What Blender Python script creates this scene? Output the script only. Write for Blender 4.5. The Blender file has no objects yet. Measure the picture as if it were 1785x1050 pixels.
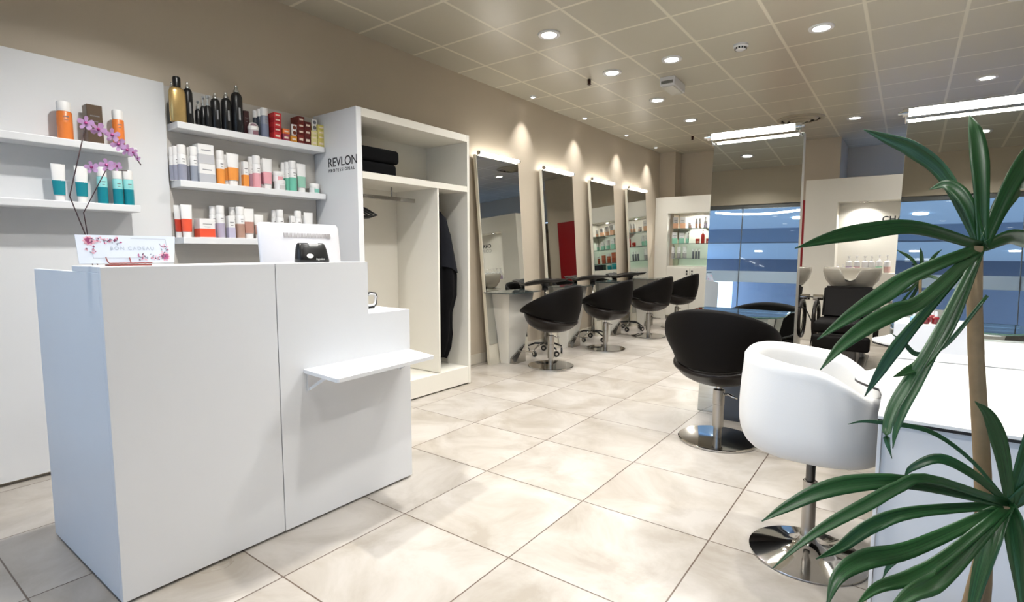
import bpy, bmesh, math, random
from mathutils import Vector, Matrix
PI = math.pi
random.seed(7)
C = bpy.context.scene.collection
SC = bpy.context.scene

# ---------------------------------------------------------------- camera
EYE = 1.207
YAW, PITCH, FPX = 0.6367, 0.0919, 930.0
cam = bpy.data.cameras.new('camera'); camo = bpy.data.objects.new('camera', cam); C.objects.link(camo)
camo.location = (0, 0, EYE)
camo.rotation_euler = (PI/2 - PITCH, 0, YAW)
cam.sensor_width = 36; cam.lens = 36*FPX/1785; cam.clip_start = .02; cam.clip_end = 200
SC.camera = camo
FW = Vector((-math.sin(YAW)*math.cos(PITCH), math.cos(YAW)*math.cos(PITCH), -math.sin(PITCH)))
RT = Vector((math.cos(YAW), math.sin(YAW), 0)); UP = RT.cross(FW)
def ray(px, py): return FW + RT*((px-892.5)/FPX) - UP*((py-525)/FPX)
def atX(px, py, X): d = ray(px, py); return d*(X/d.x) + Vector((0, 0, EYE))
def atY(px, py, Y): d = ray(px, py); return d*(Y/d.y) + Vector((0, 0, EYE))
def atZ(px, py, Z): d = ray(px, py); return d*((Z-EYE)/d.z) + Vector((0, 0, EYE))
def atD(px, py, D): return ray(px, py)*D + Vector((0, 0, EYE))

# ---------------------------------------------------------------- look
SC.view_settings.view_transform = 'Standard'; SC.view_settings.look = 'None'
SC.view_settings.gamma = 1; SC.view_settings.use_curve_mapping = False
SC.view_settings.exposure = 0.25
SC.cycles.use_denoising = True
SC.cycles.caustics_reflective = False; SC.cycles.caustics_refractive = False
SC.cycles.sample_clamp_indirect = 6
SC.cycles.max_bounces = 10; SC.cycles.transparent_max_bounces = 16

W = bpy.data.worlds.new('daylight'); SC.world = W; W.use_nodes = True
W.node_tree.nodes['Background'].inputs[0].default_value = (.62, .78, 1, 1)
W.node_tree.nodes['Background'].inputs[1].default_value = 3.6

CEIL = 2.979
def area(name, loc, size, power, col=(1, 1, 1), rot=(0, 0, 0), shape='DISK', spread=PI, size_y=None):
    l = bpy.data.lights.new(name, 'AREA'); l.shape = shape; l.size = size
    if size_y: l.size_y = size_y
    l.energy = power; l.color = col; l.spread = spread
    o = bpy.data.objects.new(name, l); C.objects.link(o); o.location = loc; o.rotation_euler = rot
    return o
WARM = (1, .985, .95)
# portal of the shop front, so the daylight is sampled well
pl = area('shopfront_portal', (.25, -.46, 1.2), 7.8, 1, rot=(PI/2, 0, PI), shape='RECTANGLE', size_y=2.4)
pl.data.cycles.is_portal = True

# ---------------------------------------------------------------- materials
def lin(c):
    return tuple((x/12.92 if x <= .04045 else ((x+.055)/1.055)**2.4) for x in [v/255 for v in c])
MATS = {}
def mat(name, col, rough=.5, metal=0, spec=.5, noise=0, nscale=8, bump=0, bscale=200, emit=None, estr=0, coat=0, sheen=0, trans=0, ior=1.45):
    if name in MATS: return MATS[name]
    m = bpy.data.materials.new(name); m.use_nodes = True; nt = m.node_tree; b = nt.nodes['Principled BSDF']
    rgb = lin(col) if max(col) > 1.001 else col
    b.inputs['Base Color'].default_value = (*rgb, 1)
    b.inputs['Roughness'].default_value = rough; b.inputs['Metallic'].default_value = metal
    b.inputs['Specular IOR Level'].default_value = spec; b.inputs['IOR'].default_value = ior
    b.inputs['Coat Weight'].default_value = coat; b.inputs['Transmission Weight'].default_value = trans
    b.inputs['Sheen Weight'].default_value = sheen
    tc = nt.nodes.new('ShaderNodeTexCoord')
    if noise:
        n = nt.nodes.new('ShaderNodeTexNoise'); n.inputs['Scale'].default_value = nscale; n.inputs['Detail'].default_value = 5
        nt.links.new(tc.outputs['Object'], n.inputs['Vector'])
        mx = nt.nodes.new('ShaderNodeMix'); mx.data_type = 'RGBA'
        mx.inputs['A'].default_value = (*[v*(1-noise) for v in rgb], 1); mx.inputs['B'].default_value = (*[min(1, v*(1+noise)) for v in rgb], 1)
        nt.links.new(n.outputs['Fac'], mx.inputs['Factor']); nt.links.new(mx.outputs['Result'], b.inputs['Base Color'])
    if bump:
        n = nt.nodes.new('ShaderNodeTexNoise'); n.inputs['Scale'].default_value = bscale; n.inputs['Detail'].default_value = 3
        nt.links.new(tc.outputs['Object'], n.inputs['Vector'])
        bp = nt.nodes.new('ShaderNodeBump'); bp.inputs['Strength'].default_value = bump; bp.inputs['Distance'].default_value = .002
        nt.links.new(n.outputs['Fac'], bp.inputs['Height']); nt.links.new(bp.outputs['Normal'], b.inputs['Normal'])
    if emit:
        b.inputs['Emission Color'].default_value = (*emit, 1); b.inputs['Emission Strength'].default_value = estr
    MATS[name] = m; return m

def grid_mat(name, base, line, x0, y0, step, lw, rough, var=.0, cloud=0, soft=.3, metal=0, spec=.5):
    """square tiles on world axes, a line of width lw between them"""
    m = bpy.data.materials.new(name); m.use_nodes = True; nt = m.node_tree; b = nt.nodes['Principled BSDF']
    N = nt.nodes.new; L = nt.links.new
    g = N('ShaderNodeNewGeometry'); sep = N('ShaderNodeSeparateXYZ'); L(g.outputs['Position'], sep.inputs[0])
    def M(op, a, bb=None):
        n = N('ShaderNodeMath'); n.operation = op
        for i, v in enumerate((a, bb)):
            if v is None: continue
            if isinstance(v, (int, float)): n.inputs[i].default_value = v
            else: L(v, n.inputs[i])
        return n.outputs[0]
    ds, cells = [], []
    for ax, o in (('X', x0), ('Y', y0)):
        u = M('DIVIDE', M('SUBTRACT', sep.outputs[ax], o), step)
        fr = M('FRACT', u); cells.append(M('FLOOR', u))
        ds.append(M('MULTIPLY', M('MINIMUM', fr, M('SUBTRACT', 1.0, fr)), step))
    d = M('MINIMUM', ds[0], ds[1])
    mr = N('ShaderNodeMapRange'); mr.inputs['From Min'].default_value = lw/2*(1-soft); mr.inputs['From Max'].default_value = lw/2*(1+soft)
    L(d, mr.inputs['Value'])
    comb = N('ShaderNodeCombineXYZ'); L(cells[0], comb.inputs[0]); L(cells[1], comb.inputs[1])
    wn = N('ShaderNodeTexWhiteNoise'); wn.noise_dimensions = '3D'; L(comb.outputs[0], wn.inputs['Vector'])
    base = lin(base); line = lin(line)
    # per-tile offset for the clouds
    ad = N('ShaderNodeVectorMath'); ad.operation = 'MULTIPLY_ADD'; L(wn.outputs['Color'], ad.inputs[0]); ad.inputs[1].default_value = (9, 9, 9); L(g.outputs['Position'], ad.inputs[2])
    n1 = N('ShaderNodeTexNoise'); n1.inputs['Scale'].default_value = 2.6; n1.inputs['Detail'].default_value = 6; n1.inputs['Roughness'].default_value = .62; n1.inputs['Distortion'].default_value = .6
    L(ad.outputs[0], n1.inputs['Vector'])
    n2 = N('ShaderNodeTexNoise'); n2.inputs['Scale'].default_value = 45; n2.inputs['Detail'].default_value = 3; L(g.outputs['Position'], n2.inputs['Vector'])
    mx = N('ShaderNodeMix'); mx.data_type = 'RGBA'
    warm = (base[0]*(1-cloud*1.0), base[1]*(1-cloud*1.15), base[2]*(1-cloud*1.4))
    hi = tuple(min(1, v*(1+cloud*.35)) for v in base)
    mx.inputs['A'].default_value = (*warm, 1); mx.inputs['B'].default_value = (*hi, 1)
    r2 = N('ShaderNodeMapRange'); r2.inputs['From Min'].default_value = .36; r2.inputs['From Max'].default_value = .62; L(n1.outputs['Fac'], r2.inputs['Value'])
    L(r2.outputs[0], mx.inputs['Factor'])
    hv = N('ShaderNodeHueSaturation')
    vv = M('ADD', 1-var/2-cloud*.06, M('ADD', M('MULTIPLY', wn.outputs['Value'], var), M('MULTIPLY', n2.outputs['Fac'], cloud*.12)))
    L(vv, hv.inputs['Value']); L(mx.outputs['Result'], hv.inputs['Color'])
    m2 = N('ShaderNodeMix'); m2.data_type = 'RGBA'; m2.inputs['A'].default_value = (*line, 1)
    L(mr.outputs[0], m2.inputs['Factor']); L(hv.outputs[0], m2.inputs['B'])
    L(m2.outputs['Result'], b.inputs['Base Color'])
    b.inputs['Roughness'].default_value = rough; b.inputs['Metallic'].default_value = metal; b.inputs['Specular IOR Level'].default_value = spec
    if cloud:
        rr = M('ADD', rough-.06, M('MULTIPLY', n1.outputs['Fac'], .12)); L(rr, b.inputs['Roughness'])
    bp = N('ShaderNodeBump'); bp.inputs['Distance'].default_value = .002; bp.inputs['Strength'].default_value = .4
    L(mr.outputs[0], bp.inputs['Height']); L(bp.outputs[0], b.inputs['Normal'])
    return m

def wood_mat(name, col, amp=.06):
    m = bpy.data.materials.new(name); m.use_nodes = True; nt = m.node_tree; b = nt.nodes['Principled BSDF']
    tc = nt.nodes.new('ShaderNodeTexCoord'); mp = nt.nodes.new('ShaderNodeMapping'); mp.inputs['Scale'].default_value = (3, 3, 60)
    n = nt.nodes.new('ShaderNodeTexNoise'); n.inputs['Scale'].default_value = 2; n.inputs['Detail'].default_value = 6
    nt.links.new(tc.outputs['Object'], mp.inputs[0]); nt.links.new(mp.outputs[0], n.inputs['Vector'])
    mx = nt.nodes.new('ShaderNodeMix'); mx.data_type = 'RGBA'; c = lin(col)
    mx.inputs['A'].default_value = (*[v*(1-amp) for v in c], 1); mx.inputs['B'].default_value = (*[min(1, v*(1+amp)) for v in c], 1)
    nt.links.new(n.outputs['Fac'], mx.inputs['Factor']); nt.links.new(mx.outputs['Result'], b.inputs['Base Color'])
    b.inputs['Roughness'].default_value = .5
    return m

def glass_mat(name, tint, refl=.0, rough=0):
    """thin clear sheet: passes light, mirrors by fresnel"""
    m = bpy.data.materials.new(name); m.use_nodes = True; nt = m.node_tree; nt.nodes.clear()
    o = nt.nodes.new('ShaderNodeOutputMaterial'); t = nt.nodes.new('ShaderNodeBsdfTransparent'); g = nt.nodes.new('ShaderNodeBsdfGlossy')
    t.inputs[0].default_value = (*tint, 1); g.inputs['Roughness'].default_value = rough
    f = nt.nodes.new('ShaderNodeFresnel'); f.inputs[0].default_value = 1.45
    a = nt.nodes.new('ShaderNodeMath'); a.operation = 'ADD'; a.inputs[1].default_value = refl; a.use_clamp = True
    mx = nt.nodes.new('ShaderNodeMixShader')
    nt.links.new(f.outputs[0], a.inputs[0]); nt.links.new(a.outputs[0], mx.inputs[0]); nt.links.new(t.outputs[0], mx.inputs[1]); nt.links.new(g.outputs[0], mx.inputs[2])
    nt.links.new(mx.outputs[0], o.inputs[0]); return m

WALL = mat('taupe_paint', (192, 180, 162), rough=.55, noise=.03, nscale=3, bump=.15, bscale=120)
WHITE = mat('white_melamine', (226, 227, 229), rough=.38, noise=.012, nscale=6, bump=.05, bscale=90)
WHITE2 = mat('cream_melamine', (224, 220, 210), rough=.4, noise=.015, nscale=6)
WGRAIN = wood_mat('pale_wood_grain', (196, 192, 186))
BASEB = mat('white_skirting', (205, 198, 184), rough=.45, noise=.02)
FLOOR = grid_mat('floor_tiles', (176, 170, 163), (92, 76, 64), -1.807, 1.609, .6, .0055, .30, var=.07, cloud=.24)
CEILM = grid_mat('ceiling_tiles', (186, 180, 164), (222, 216, 198), -3.947, 2.9, .6, .024, .33, var=.015, soft=.25, spec=.8)
CHROME = mat('polished_chrome', (205, 203, 200), rough=.07, metal=1, noise=.02)
STEEL = mat('brushed_steel', (176, 172, 166), rough=.24, metal=1, noise=.05, nscale=20)
DSTEEL = mat('dark_steel', (92, 90, 88), rough=.3, metal=1, noise=.05)
ALU = mat('satin_aluminium', (200, 196, 188), rough=.35, metal=.6, noise=.03)
MIRROR = mat('mirror_glass', (206, 208, 204), rough=.0, metal=1, noise=.004, nscale=1)
BLACK = mat('black_leatherette', (9, 6, 5), rough=.6, spec=.18, noise=.12, nscale=30, bump=.1, bscale=350)
BROWNB = mat('dark_brown_leather', (26, 20, 17), rough=.34, spec=.3, noise=.1, nscale=18, bump=.1, bscale=300)
BLKPL = mat('black_plastic', (20, 20, 21), rough=.3, noise=.1)
BLKCL = mat('black_cloth', (11, 11, 13), rough=.9, spec=.15, noise=.25, nscale=25, bump=.3, bscale=260)
WFAB = mat('white_leather', (232, 231, 229), rough=.42, noise=.012, nscale=12, bump=.12, bscale=240)
WPLAS = mat('white_plastic', (228, 228, 230), rough=.3, noise=.01)
CERAM = mat('pale_ceramic', (166, 160, 148), rough=.18, noise=.02, nscale=4, coat=.4)
RED = mat('red_lacquer', (124, 12, 18), rough=.4, noise=.05)
GLASS = glass_mat('clear_glass', (.9, .96, .94))
GEDGE = mat('green_glass_edge', (70, 96, 88), rough=.15, noise=.1)
TUBE = mat('lit_fluorescent_tube', (255, 255, 255), emit=(1, .97, .9), estr=16, noise=.001)
LENS = mat('lit_downlight_lens', (255, 255, 255), emit=(1, .95, .85), estr=25, noise=.001)
LEAF = None

def frost_mat():
    if 'frost' in MATS: return MATS['frost']
    m = bpy.data.materials.new('frosted_film'); m.use_nodes = True; nt = m.node_tree; nt.nodes.clear()
    o = nt.nodes.new('ShaderNodeOutputMaterial'); a = nt.nodes.new('ShaderNodeBsdfDiffuse'); c = nt.nodes.new('ShaderNodeBsdfTranslucent'); x = nt.nodes.new('ShaderNodeMixShader')
    n = nt.nodes.new('ShaderNodeTexNoise'); n.inputs['Scale'].default_value = 300; r = nt.nodes.new('ShaderNodeMapRange'); r.inputs['To Min'].default_value = .6; r.inputs['To Max'].default_value = .7
    nt.links.new(n.outputs['Fac'], r.inputs['Value']); nt.links.new(r.outputs[0], x.inputs[0])
    a.inputs[0].default_value = (.86, .93, 1, 1); c.inputs[0].default_value = (.86, .94, 1, 1)
    nt.links.new(a.outputs[0], x.inputs[1]); nt.links.new(c.outputs[0], x.inputs[2]); nt.links.new(x.outputs[0], o.inputs[0])
    MATS['frost'] = m; return m

# ---------------------------------------------------------------- mesh helpers
def newbm(): return bmesh.new()
def obj(name, bm, m, parent=None, smooth=False, angle=None):
    me = bpy.data.meshes.new(name); bmesh.ops.recalc_face_normals(bm, faces=bm.faces[:]); bm.to_mesh(me); bm.free()
    ms = m if isinstance(m, (list, tuple)) else [m]
    for x in ms: me.materials.append(x)
    if smooth:
        for p in me.polygons: p.use_smooth = True
        if angle: me.set_sharp_from_angle(angle=angle)
    o = bpy.data.objects.new(name, me); C.objects.link(o)
    if parent: o.parent = parent
    return o
def thing(name, label, cat, loc=(0, 0, 0), rz=0, group=None):
    o = bpy.data.objects.new(name, None); C.objects.link(o); o.location = loc; o.rotation_euler = (0, 0, rz); o.empty_display_size = .1
    tag(o, label, cat, group); return o
def tag(o, label=None, cat=None, group=None, kind=None):
    if label: o['label'] = label
    if cat: o['category'] = cat
    if group: o['group'] = group
    if kind: o['kind'] = kind
    return o
def struct(name, bm, m, parent=None, **k):
    o = obj(name, bm, m, parent, **k)
    if not parent: o['kind'] = 'structure'
    return o
def dup(root, loc, rz=None, label=None, group=None):
    r = root.copy(); C.objects.link(r); r.location = loc
    if rz is not None: r.rotation_euler = (0, 0, rz)
    if label: r['label'] = label
    if group: r['group'] = group
    def rec(src, dst):
        for ch in [c for c in bpy.data.objects if c.parent == src]:
            d = ch.copy(); C.objects.link(d); d.parent = dst; rec(ch, d)
    rec(root, r); return r
def box(bm, x0, x1, y0, y1, z0, z1, bev=0, seg=2, M=None, mi=0):
    r = bmesh.ops.create_cube(bm, size=1); vs = r['verts']
    for v in vs:
        v.co = Vector((x0 if v.co.x < 0 else x1, y0 if v.co.y < 0 else y1, z0 if v.co.z < 0 else z1))
    fs = set(f for v in vs for f in v.link_faces)
    for f in fs: f.material_index = mi
    if bev:
        es = list(set(e for v in vs for e in v.link_edges))
        rr = bmesh.ops.bevel(bm, geom=es, offset=bev, segments=seg, profile=.5, affect='EDGES')
        vs = list(set(v for f in rr['faces'] for v in f.verts) | set(v for v in vs if v.is_valid))
    if M: bmesh.ops.transform(bm, matrix=M, verts=[v for v in vs if v.is_valid])
    return bm
def lathe(bm, prof, c=(0, 0, 0), seg=24, sx=1, sy=1, cap=True, mi=0, M=None):
    rings = []
    for r, z in prof:
        rings.append([bm.verts.new((c[0]+r*sx*math.cos(2*PI*i/seg), c[1]+r*sy*math.sin(2*PI*i/seg), c[2]+z)) for i in range(seg)])
    for a, b in zip(rings, rings[1:]):
        for i in range(seg):
            f = bm.faces.new((a[i], a[(i+1) % seg], b[(i+1) % seg], b[i])); f.material_index = mi
    if cap:
        for rg, rv in ((rings[0], True), (rings[-1], False)):
            f = bm.faces.new(rg[::-1] if rv else rg); f.material_index = mi
    if M: bmesh.ops.transform(bm, matrix=M, verts=[v for rg in rings for v in rg])
    return bm
def tube(bm, pts, r, seg=10, closed=False, mi=0, sy=1):
    pts = [Vector(p) for p in pts]; n = len(pts); rings = []
    up = Vector((0, 0, 1)); prevn = None
    for i, p in enumerate(pts):
        if closed: t = pts[(i+1) % n]-pts[i-1]
        else: t = (pts[min(i+1, n-1)]-pts[max(i-1, 0)])
        t.normalize()
        if prevn is None:
            nn = t.orthogonal() if abs(t.z) > .95 else up.cross(t)
        else: nn = prevn - t*prevn.dot(t)
        nn.normalize(); prevn = nn; b = t.cross(nn)
        rr = r[i] if isinstance(r, (list, tuple)) else r
        rings.append([bm.verts.new(p + nn*rr*math.cos(2*PI*k/seg) + b*rr*sy*math.sin(2*PI*k/seg)) for k in range(seg)])
    m = n if closed else n-1
    for i in range(m):
        a, b = rings[i], rings[(i+1) % n]
        for k in range(seg):
            f = bm.faces.new((a[k], a[(k+1) % seg], b[(k+1) % seg], b[k])); f.material_index = mi
    if not closed:
        bm.faces.new(rings[0][::-1]).material_index = mi; bm.faces.new(rings[-1]).material_index = mi
    return bm
def hexa(bm, bot, top, mi=0):
    a = [bm.verts.new(p) for p in bot]; b = [bm.verts.new(p) for p in top]; n = len(a)
    fs = [bm.faces.new(a[::-1]), bm.faces.new(b)]
    for i in range(n): fs.append(bm.faces.new((a[i], a[(i+1) % n], b[(i+1) % n], b[i])))
    for f in fs: f.material_index = mi
    return bm
def prism(bm, poly, z0, z1, mi=0): return hexa(bm, [(x, y, z0) for x, y in poly], [(x, y, z1) for x, y in poly], mi)
def text_mesh(name, s, size, m, parent, M, ext=.0006, space=1.0, align='LEFT', bold=0):
    cu = bpy.data.curves.new(name, 'FONT'); cu.body = s; cu.size = size; cu.extrude = ext; cu.space_character = space; cu.align_x = align; cu.offset = bold
    t = bpy.data.objects.new(name+'_curve', cu); C.objects.link(t)
    dg = bpy.context.evaluated_depsgraph_get(); me = bpy.data.meshes.new_from_object(t.evaluated_get(dg))
    bpy.data.objects.remove(t); me.name = name; me.transform(M); me.materials.clear(); me.materials.append(m)
    o = bpy.data.objects.new(name, me); C.objects.link(o)
    if parent: o.parent = parent
    return o
def axes(o, x, y):
    """matrix with local x along x, local y along y"""
    x = Vector(x).normalized(); y = Vector(y).normalized(); z = x.cross(y)
    return Matrix(((x.x, y.x, z.x, o[0]), (x.y, y.y, z.y, o[1]), (x.z, y.z, z.z, o[2]), (0, 0, 0, 1)))

# ---------------------------------------------------------------- the room
XL, XR, YF, YB = -3.70, 4.2, -.5, 9.80
GT = 2.43      # head of the shop windows
b = newbm(); box(b, -10, 11, -32, 11.2, -.12, 0); struct('floor', b, FLOOR)
b = newbm(); box(b, XL-.2, XR+.2, YF-.1, 11.2, CEIL, CEIL+.1); struct('ceiling', b, CEILM)
b = newbm(); box(b, XL-.2, XL, YF-.1, 11.2, 0, CEIL); struct('wall_left', b, WALL)
b = newbm(); box(b, XR, XR+.2, YF-.1, 11.2, 0, CEIL); struct('wall_right', b, WALL)
# back wall: full height, stepping back on the right
b = newbm(); box(b, XL, -.92, YB, 11.0, 0, CEIL); box(b, -.92, XR, 10.92, 11.1, 0, CEIL); struct('wall_back', b, WALL)
b = newbm(); box(b, XL, -3.41, 9.50, YB, 0, CEIL); struct('trim_1', b, WALL)
# front wall above the shop windows, with the mullions
b = newbm(); box(b, XL, XR, YF-.1, YF, GT, CEIL); struct('wall_front', b, WALL)
FRM = mat('grey_window_frame', (120, 122, 124), rough=.4, metal=.5, noise=.03)
DAYG = glass_mat('shop_window_glass', (.88, .95, 1.0))
xs = [XL, -2.1, -.5, 1.1, 2.7, XR]
for i in range(5):
    b = newbm(); x0, x1 = xs[i], xs[i+1]
    box(b, x0, x0+.004, YF-.07, YF-.02, .0, GT); box(b, x1-.004, x1, YF-.07, YF-.02, .0, GT)
    box(b, x0, x1, YF-.07, YF-.02, GT-.06, GT); box(b, x0, x1, YF-.07, YF-.02, 0, .06)
    w = struct('window_%d' % (i+1), b, FRM)
    b = newbm(); box(b, x0+.005, x1-.005, YF-.05, YF-.04, .06, GT-.06); obj('glass_pane', b, DAYG, w)
    b = newbm(); box(b, x0+.006, x1-.006, YF-.038, YF-.036, 1.235, 1.405)
    obj('frosted_band', b, frost_mat(), w)
    # square spiral emblem on the film
    b = newbm(); cx, cz, s = (x0+x1)/2+.35, 1.32, .055
    for (a0, a1, c0, c1) in ((-1, 1, .8, 1), (-1, -.8, 0, 1), (-1, 1, -.1, .1), (.8, 1, -1, 0), (-.5, 1, -1, -.8), (-.5, .5, -.5, -.35)):
        box(b, cx+a0*s*.7, cx+a1*s*.7, YF-.036, YF-.034, cz+c0*s, cz+c1*s)
    obj('emblem', b, mat('emblem_grey', (128, 146, 166), rough=.6, noise=.02), w)
t = thing('curved_lamp', 'bowed white light bar at the head of the shop windows, mirrored in the middle stand', 'lamp', (-1.93, YF-.32, 2.33))
b = newbm(); tube(b, [(-.66+1.32*i/16, 0, .05*(2*i/16-1)**2) for i in range(17)], .016, seg=10); obj('light_tube', b, TUBE, t, smooth=True)
for x in (-.6, .6): b = newbm(); tube(b, [(x, 0, .04), (x, .0, 1.27)], .003, seg=6); obj('suspension_wire', b, STEEL, t)
# skirting on the left wall
b = newbm(); box(b, XL, XL+.014, 3.68, 9.50, 0, .105, bev=.003); struct('baseboard_left', b, BASEB)
# the mall outside the shop windows: a long hall, its blue ceiling given an added glow
MALLC = mat('blue_ceiling_added_glow', (120, 160, 205), rough=.6, noise=.02, emit=(.44, .54, .68), estr=.60)
MALLD = mat('mall_dark_paint', (96, 106, 130), rough=.6, noise=.02, emit=(.16, .19, .27), estr=0)
b = newbm(); box(b, -10, 11, -32.2, -32, 0, 3.6); struct('wall_mall', b, mat('mall_grey_paint', (150, 158, 178), rough=.6, noise=.03))
b = newbm(); box(b, -10, 11, -32, -3.5, 3.6, 3.75); struct('ceiling_mall', b, MALLC)
b = newbm(); box(b, -10, 11, -11.4, -11, 3.15, 3.6); struct('trim_2', b, mat('hall_bulkhead_paint', (120, 134, 158), rough=.6, noise=.03))
b = newbm(); box(b, -10, 11, -22.4, -22, 2.5, 3.6); struct('trim_3', b, mat('hall_grey_paint', (104, 112, 132), rough=.6, noise=.03))
for k, (x, y) in enumerate([(x, y) for y in (-5.5, -9, -13, -18, -24) for x in (-5.5, -2.6, .2, 3.1, 6)]):
    b = newbm(); lathe(b, [(.16, -.03), (.17, 0)], seg=20); o = obj('hall_downlight', b, LENS); o.location = (x, y, 3.6)
    tag(o, 'round white light in the blue hall ceiling seen in the mirrors', 'ceiling light', 'lights of the hall outside')

# ---------------------------------------------------------------- ceiling fittings
def spot_cone(loc, power, r=.055, spread=2.1, col=WARM, name='downlight_bulb'):
    return area(name, loc, r*2, power, col, (0, 0, 0), 'DISK', spread)
def downlight(x, y, label, power=14, group='recessed ceiling downlights', col=WARM):
    t = thing('ceiling_downlight', label, 'ceiling light', (x, y, CEIL), group=group)
    b = newbm(); lathe(b, [(.060, -.001), (.062, -.010), (.088, -.012), (.093, -.005), (.093, 0)], seg=32, cap=False); obj('trim_ring', b, WPLAS, t, smooth=True, angle=.6)
    b = newbm(); lathe(b, [(.001, -.004), (.061, -.004), (.061, -.002)], seg=32); obj('lens', b, LENS, t)
    l = spot_cone((0, 0, -.016), power, col=col, spread=2.3); l.parent = t
    return t
DL = [(-2.455, 3.83, 'recessed downlight nearest the wall above the tall wardrobe'),
      (-2.455, 4.99, 'recessed downlight in the wall row beside the dark sprinkler head'),
      (-1.85, 4.98, 'recessed downlight one row in from the wall row, level with the smoke detector'),
      (-2.455, 6.18, 'recessed downlight just behind the white box emergency unit'),
      (-2.455, 7.37, 'recessed downlight in the wall row, farther than the emergency unit'),
      (-2.30, 8.50, 'farthest recessed downlight, peeping out beside the big tube light'),
      (-.65, 5.0, 'recessed downlight right of the smoke detector'),
      (-.665, 8.54, 'recessed downlight right of the round air diffuser')]
for x, y, l in DL: downlight(x, y, l)
for x, y, pw in ((-1.85, 2.55, 28), (.55, 2.9, 24), (-.65, 1.4, 14), (.55, 5.2, 12), (1.75, 3.8, 12), (1.75, 6.4, 12), (.55, 7.4, 12), (-2.45, 1.2, 26), (-.65, 2.7, 14), (-1.9, .25, 11), (.6, .3, 12)):  # last two are added to brighten the front wall and near left wall
    downlight(x, y, 'recessed downlight overhead, out of frame, in the front part of the salon', power=pw, group='downlights above the frame')
SPW = [(5.20, 'small wall washing spot above the first mirror'), (6.42, 'small wall washing spot above the second mirror'), (7.72, 'small wall washing spot above the third mirror'), (8.9, 'small wall washing spot above the fourth mirror')]
for i, (y, l) in enumerate(SPW):
    t = thing('wall_spotlight', l, 'ceiling light', (-3.545, y, CEIL), group='small spots along the left wall')
    b = newbm(); lathe(b, [(.024, -.001), (.024, -.016), (.036, -.014), (.038, 0)], seg=24, cap=False); obj('trim_ring', b, WPLAS, t, smooth=True)
    b = newbm(); lathe(b, [(.001, -.010), (.024, -.010), (.024, -.008)], seg=24); obj('lens', b, LENS, t)
    a = area('spot_bulb', (0, 0, -.02), .03, 4.5, (1, .98, .94), (0, -.10, 0), 'DISK', 1.3); a.parent = t
# sprinklers
for x, y, l in ((-2.737, 5.04, 'dark sprinkler head on the ceiling near the wall downlights'), (-2.758, 8.388, 'dark sprinkler head on the ceiling at the far end of the room')):
    b = newbm(); lathe(b, [(.006, 0), (.018, -.004), (.016, -.05), (.022, -.055), (.006, -.062)], seg=14)
    tag(obj('sprinkler_head', b, mat('dark_bronze', (58, 34, 28), rough=.4, metal=.5, noise=.05), smooth=True, angle=.6), l, 'sprinkler').location = (x, y, CEIL)
# smoke detector
t = thing('smoke_detector', 'round white smoke detector on the ceiling tile', 'smoke detector', (-1.253, 5.0, CEIL))
b = newbm(); lathe(b, [(.062, 0), (.062, -.016), (.05, -.022), (.042, -.04), (.03, -.046), (.004, -.047)], seg=32); obj('body', b, WPLAS, t, smooth=True, angle=.6)
b = newbm()
for k in range(12):
    a = 2*PI*k/12; M = Matrix.Rotation(a, 4, 'Z') @ Matrix.Translation((.0445, 0, -.032)); box(b, -.004, .004, -.007, .007, -.007, .007, M=M)
obj('sensor_slots', b, BLKPL, t)
# emergency unit
t = thing('emergency_light', 'white box emergency light hanging under the ceiling tiles', 'emergency light', (-2.07, 5.62, CEIL), rz=.05)
b = newbm(); box(b, -.075, .075, -.19, .19, -.085, 0, bev=.006); obj('housing', b, WPLAS, t)
b = newbm(); box(b, -.06, .06, -.192, -.19, -.07, -.04); obj('vent_grille', b, mat('mid_grey_plastic', (110, 108, 104), rough=.5, noise=.04), t)
b = newbm(); box(b, -.06, .06, -.16, .16, -.10, -.085, bev=.005); obj('diffuser', b, mat('frosted_diffuser', (220, 218, 210), rough=.25, noise=.01), t)
# round diffuser
t = thing('air_diffuser', 'large round ceiling air diffuser of concentric rings', 'air vent', (-1.25, 8.17, CEIL))
GREYM = mat('diffuser_enamel', (150, 142, 124), rough=.4, noise=.03)
for k, (r0, r1, z) in enumerate(((.285, .235, -.012), (.215, .165, -.03), (.145, .10, -.045))):
    b = newbm(); lathe(b, [(r0, -.002), (r0-.004, -.010), (r1, z-.012), (r1-.006, z-.006), (r0-.012, -.002)], seg=48, cap=False); obj('ring', b, GREYM, t, smooth=True)
b = newbm(); lathe(b, [(.07, -.03), (.072, -.04), (.03, -.062), (.002, -.064)], seg=32); obj('centre_cone', b, GREYM, t, smooth=True)
b = newbm(); lathe(b, [(.001, -.002), (.24, -.002), (.24, -.001)], seg=40); obj('dark_throat', b, BLKPL, t)

# ---------------------------------------------------------------- shelf wall at the left
YW0 = 2.452     # where the wardrobe begins
t = thing('shelf_panel', 'pale wood-grain wall panel carrying three white shelves of hair products', 'wall panel', (XL, 1.9, 0))
b = newbm(); box(b, .001, .014, 1.43-1.9, YW0-.004-1.9, .02, 2.215, bev=.002); obj('panel_board', b, WGRAIN, t)
for z in (1.985, 1.64, 1.297):
    b = newbm(); box(b, .014, .158, 1.437-1.9, 2.440-1.9, z-.040, z, bev=.003); obj('shelf', b, WHITE, t)
t = thing('side_panel', 'plain white wall panel with two short shelves left of the wood-grain one', 'wall panel', (XL, .4, 0))
b = newbm(); box(b, .001, .030, -1.2, 1.425-.4, .02, 2.225, bev=.002); obj('panel_board', b, WHITE, t)
for z in (1.79, 1.47):
    b = newbm(); box(b, .03, .175, -.8, 1.215-.4, z-.038, z, bev=.003); obj('shelf', b, WHITE, t)

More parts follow.
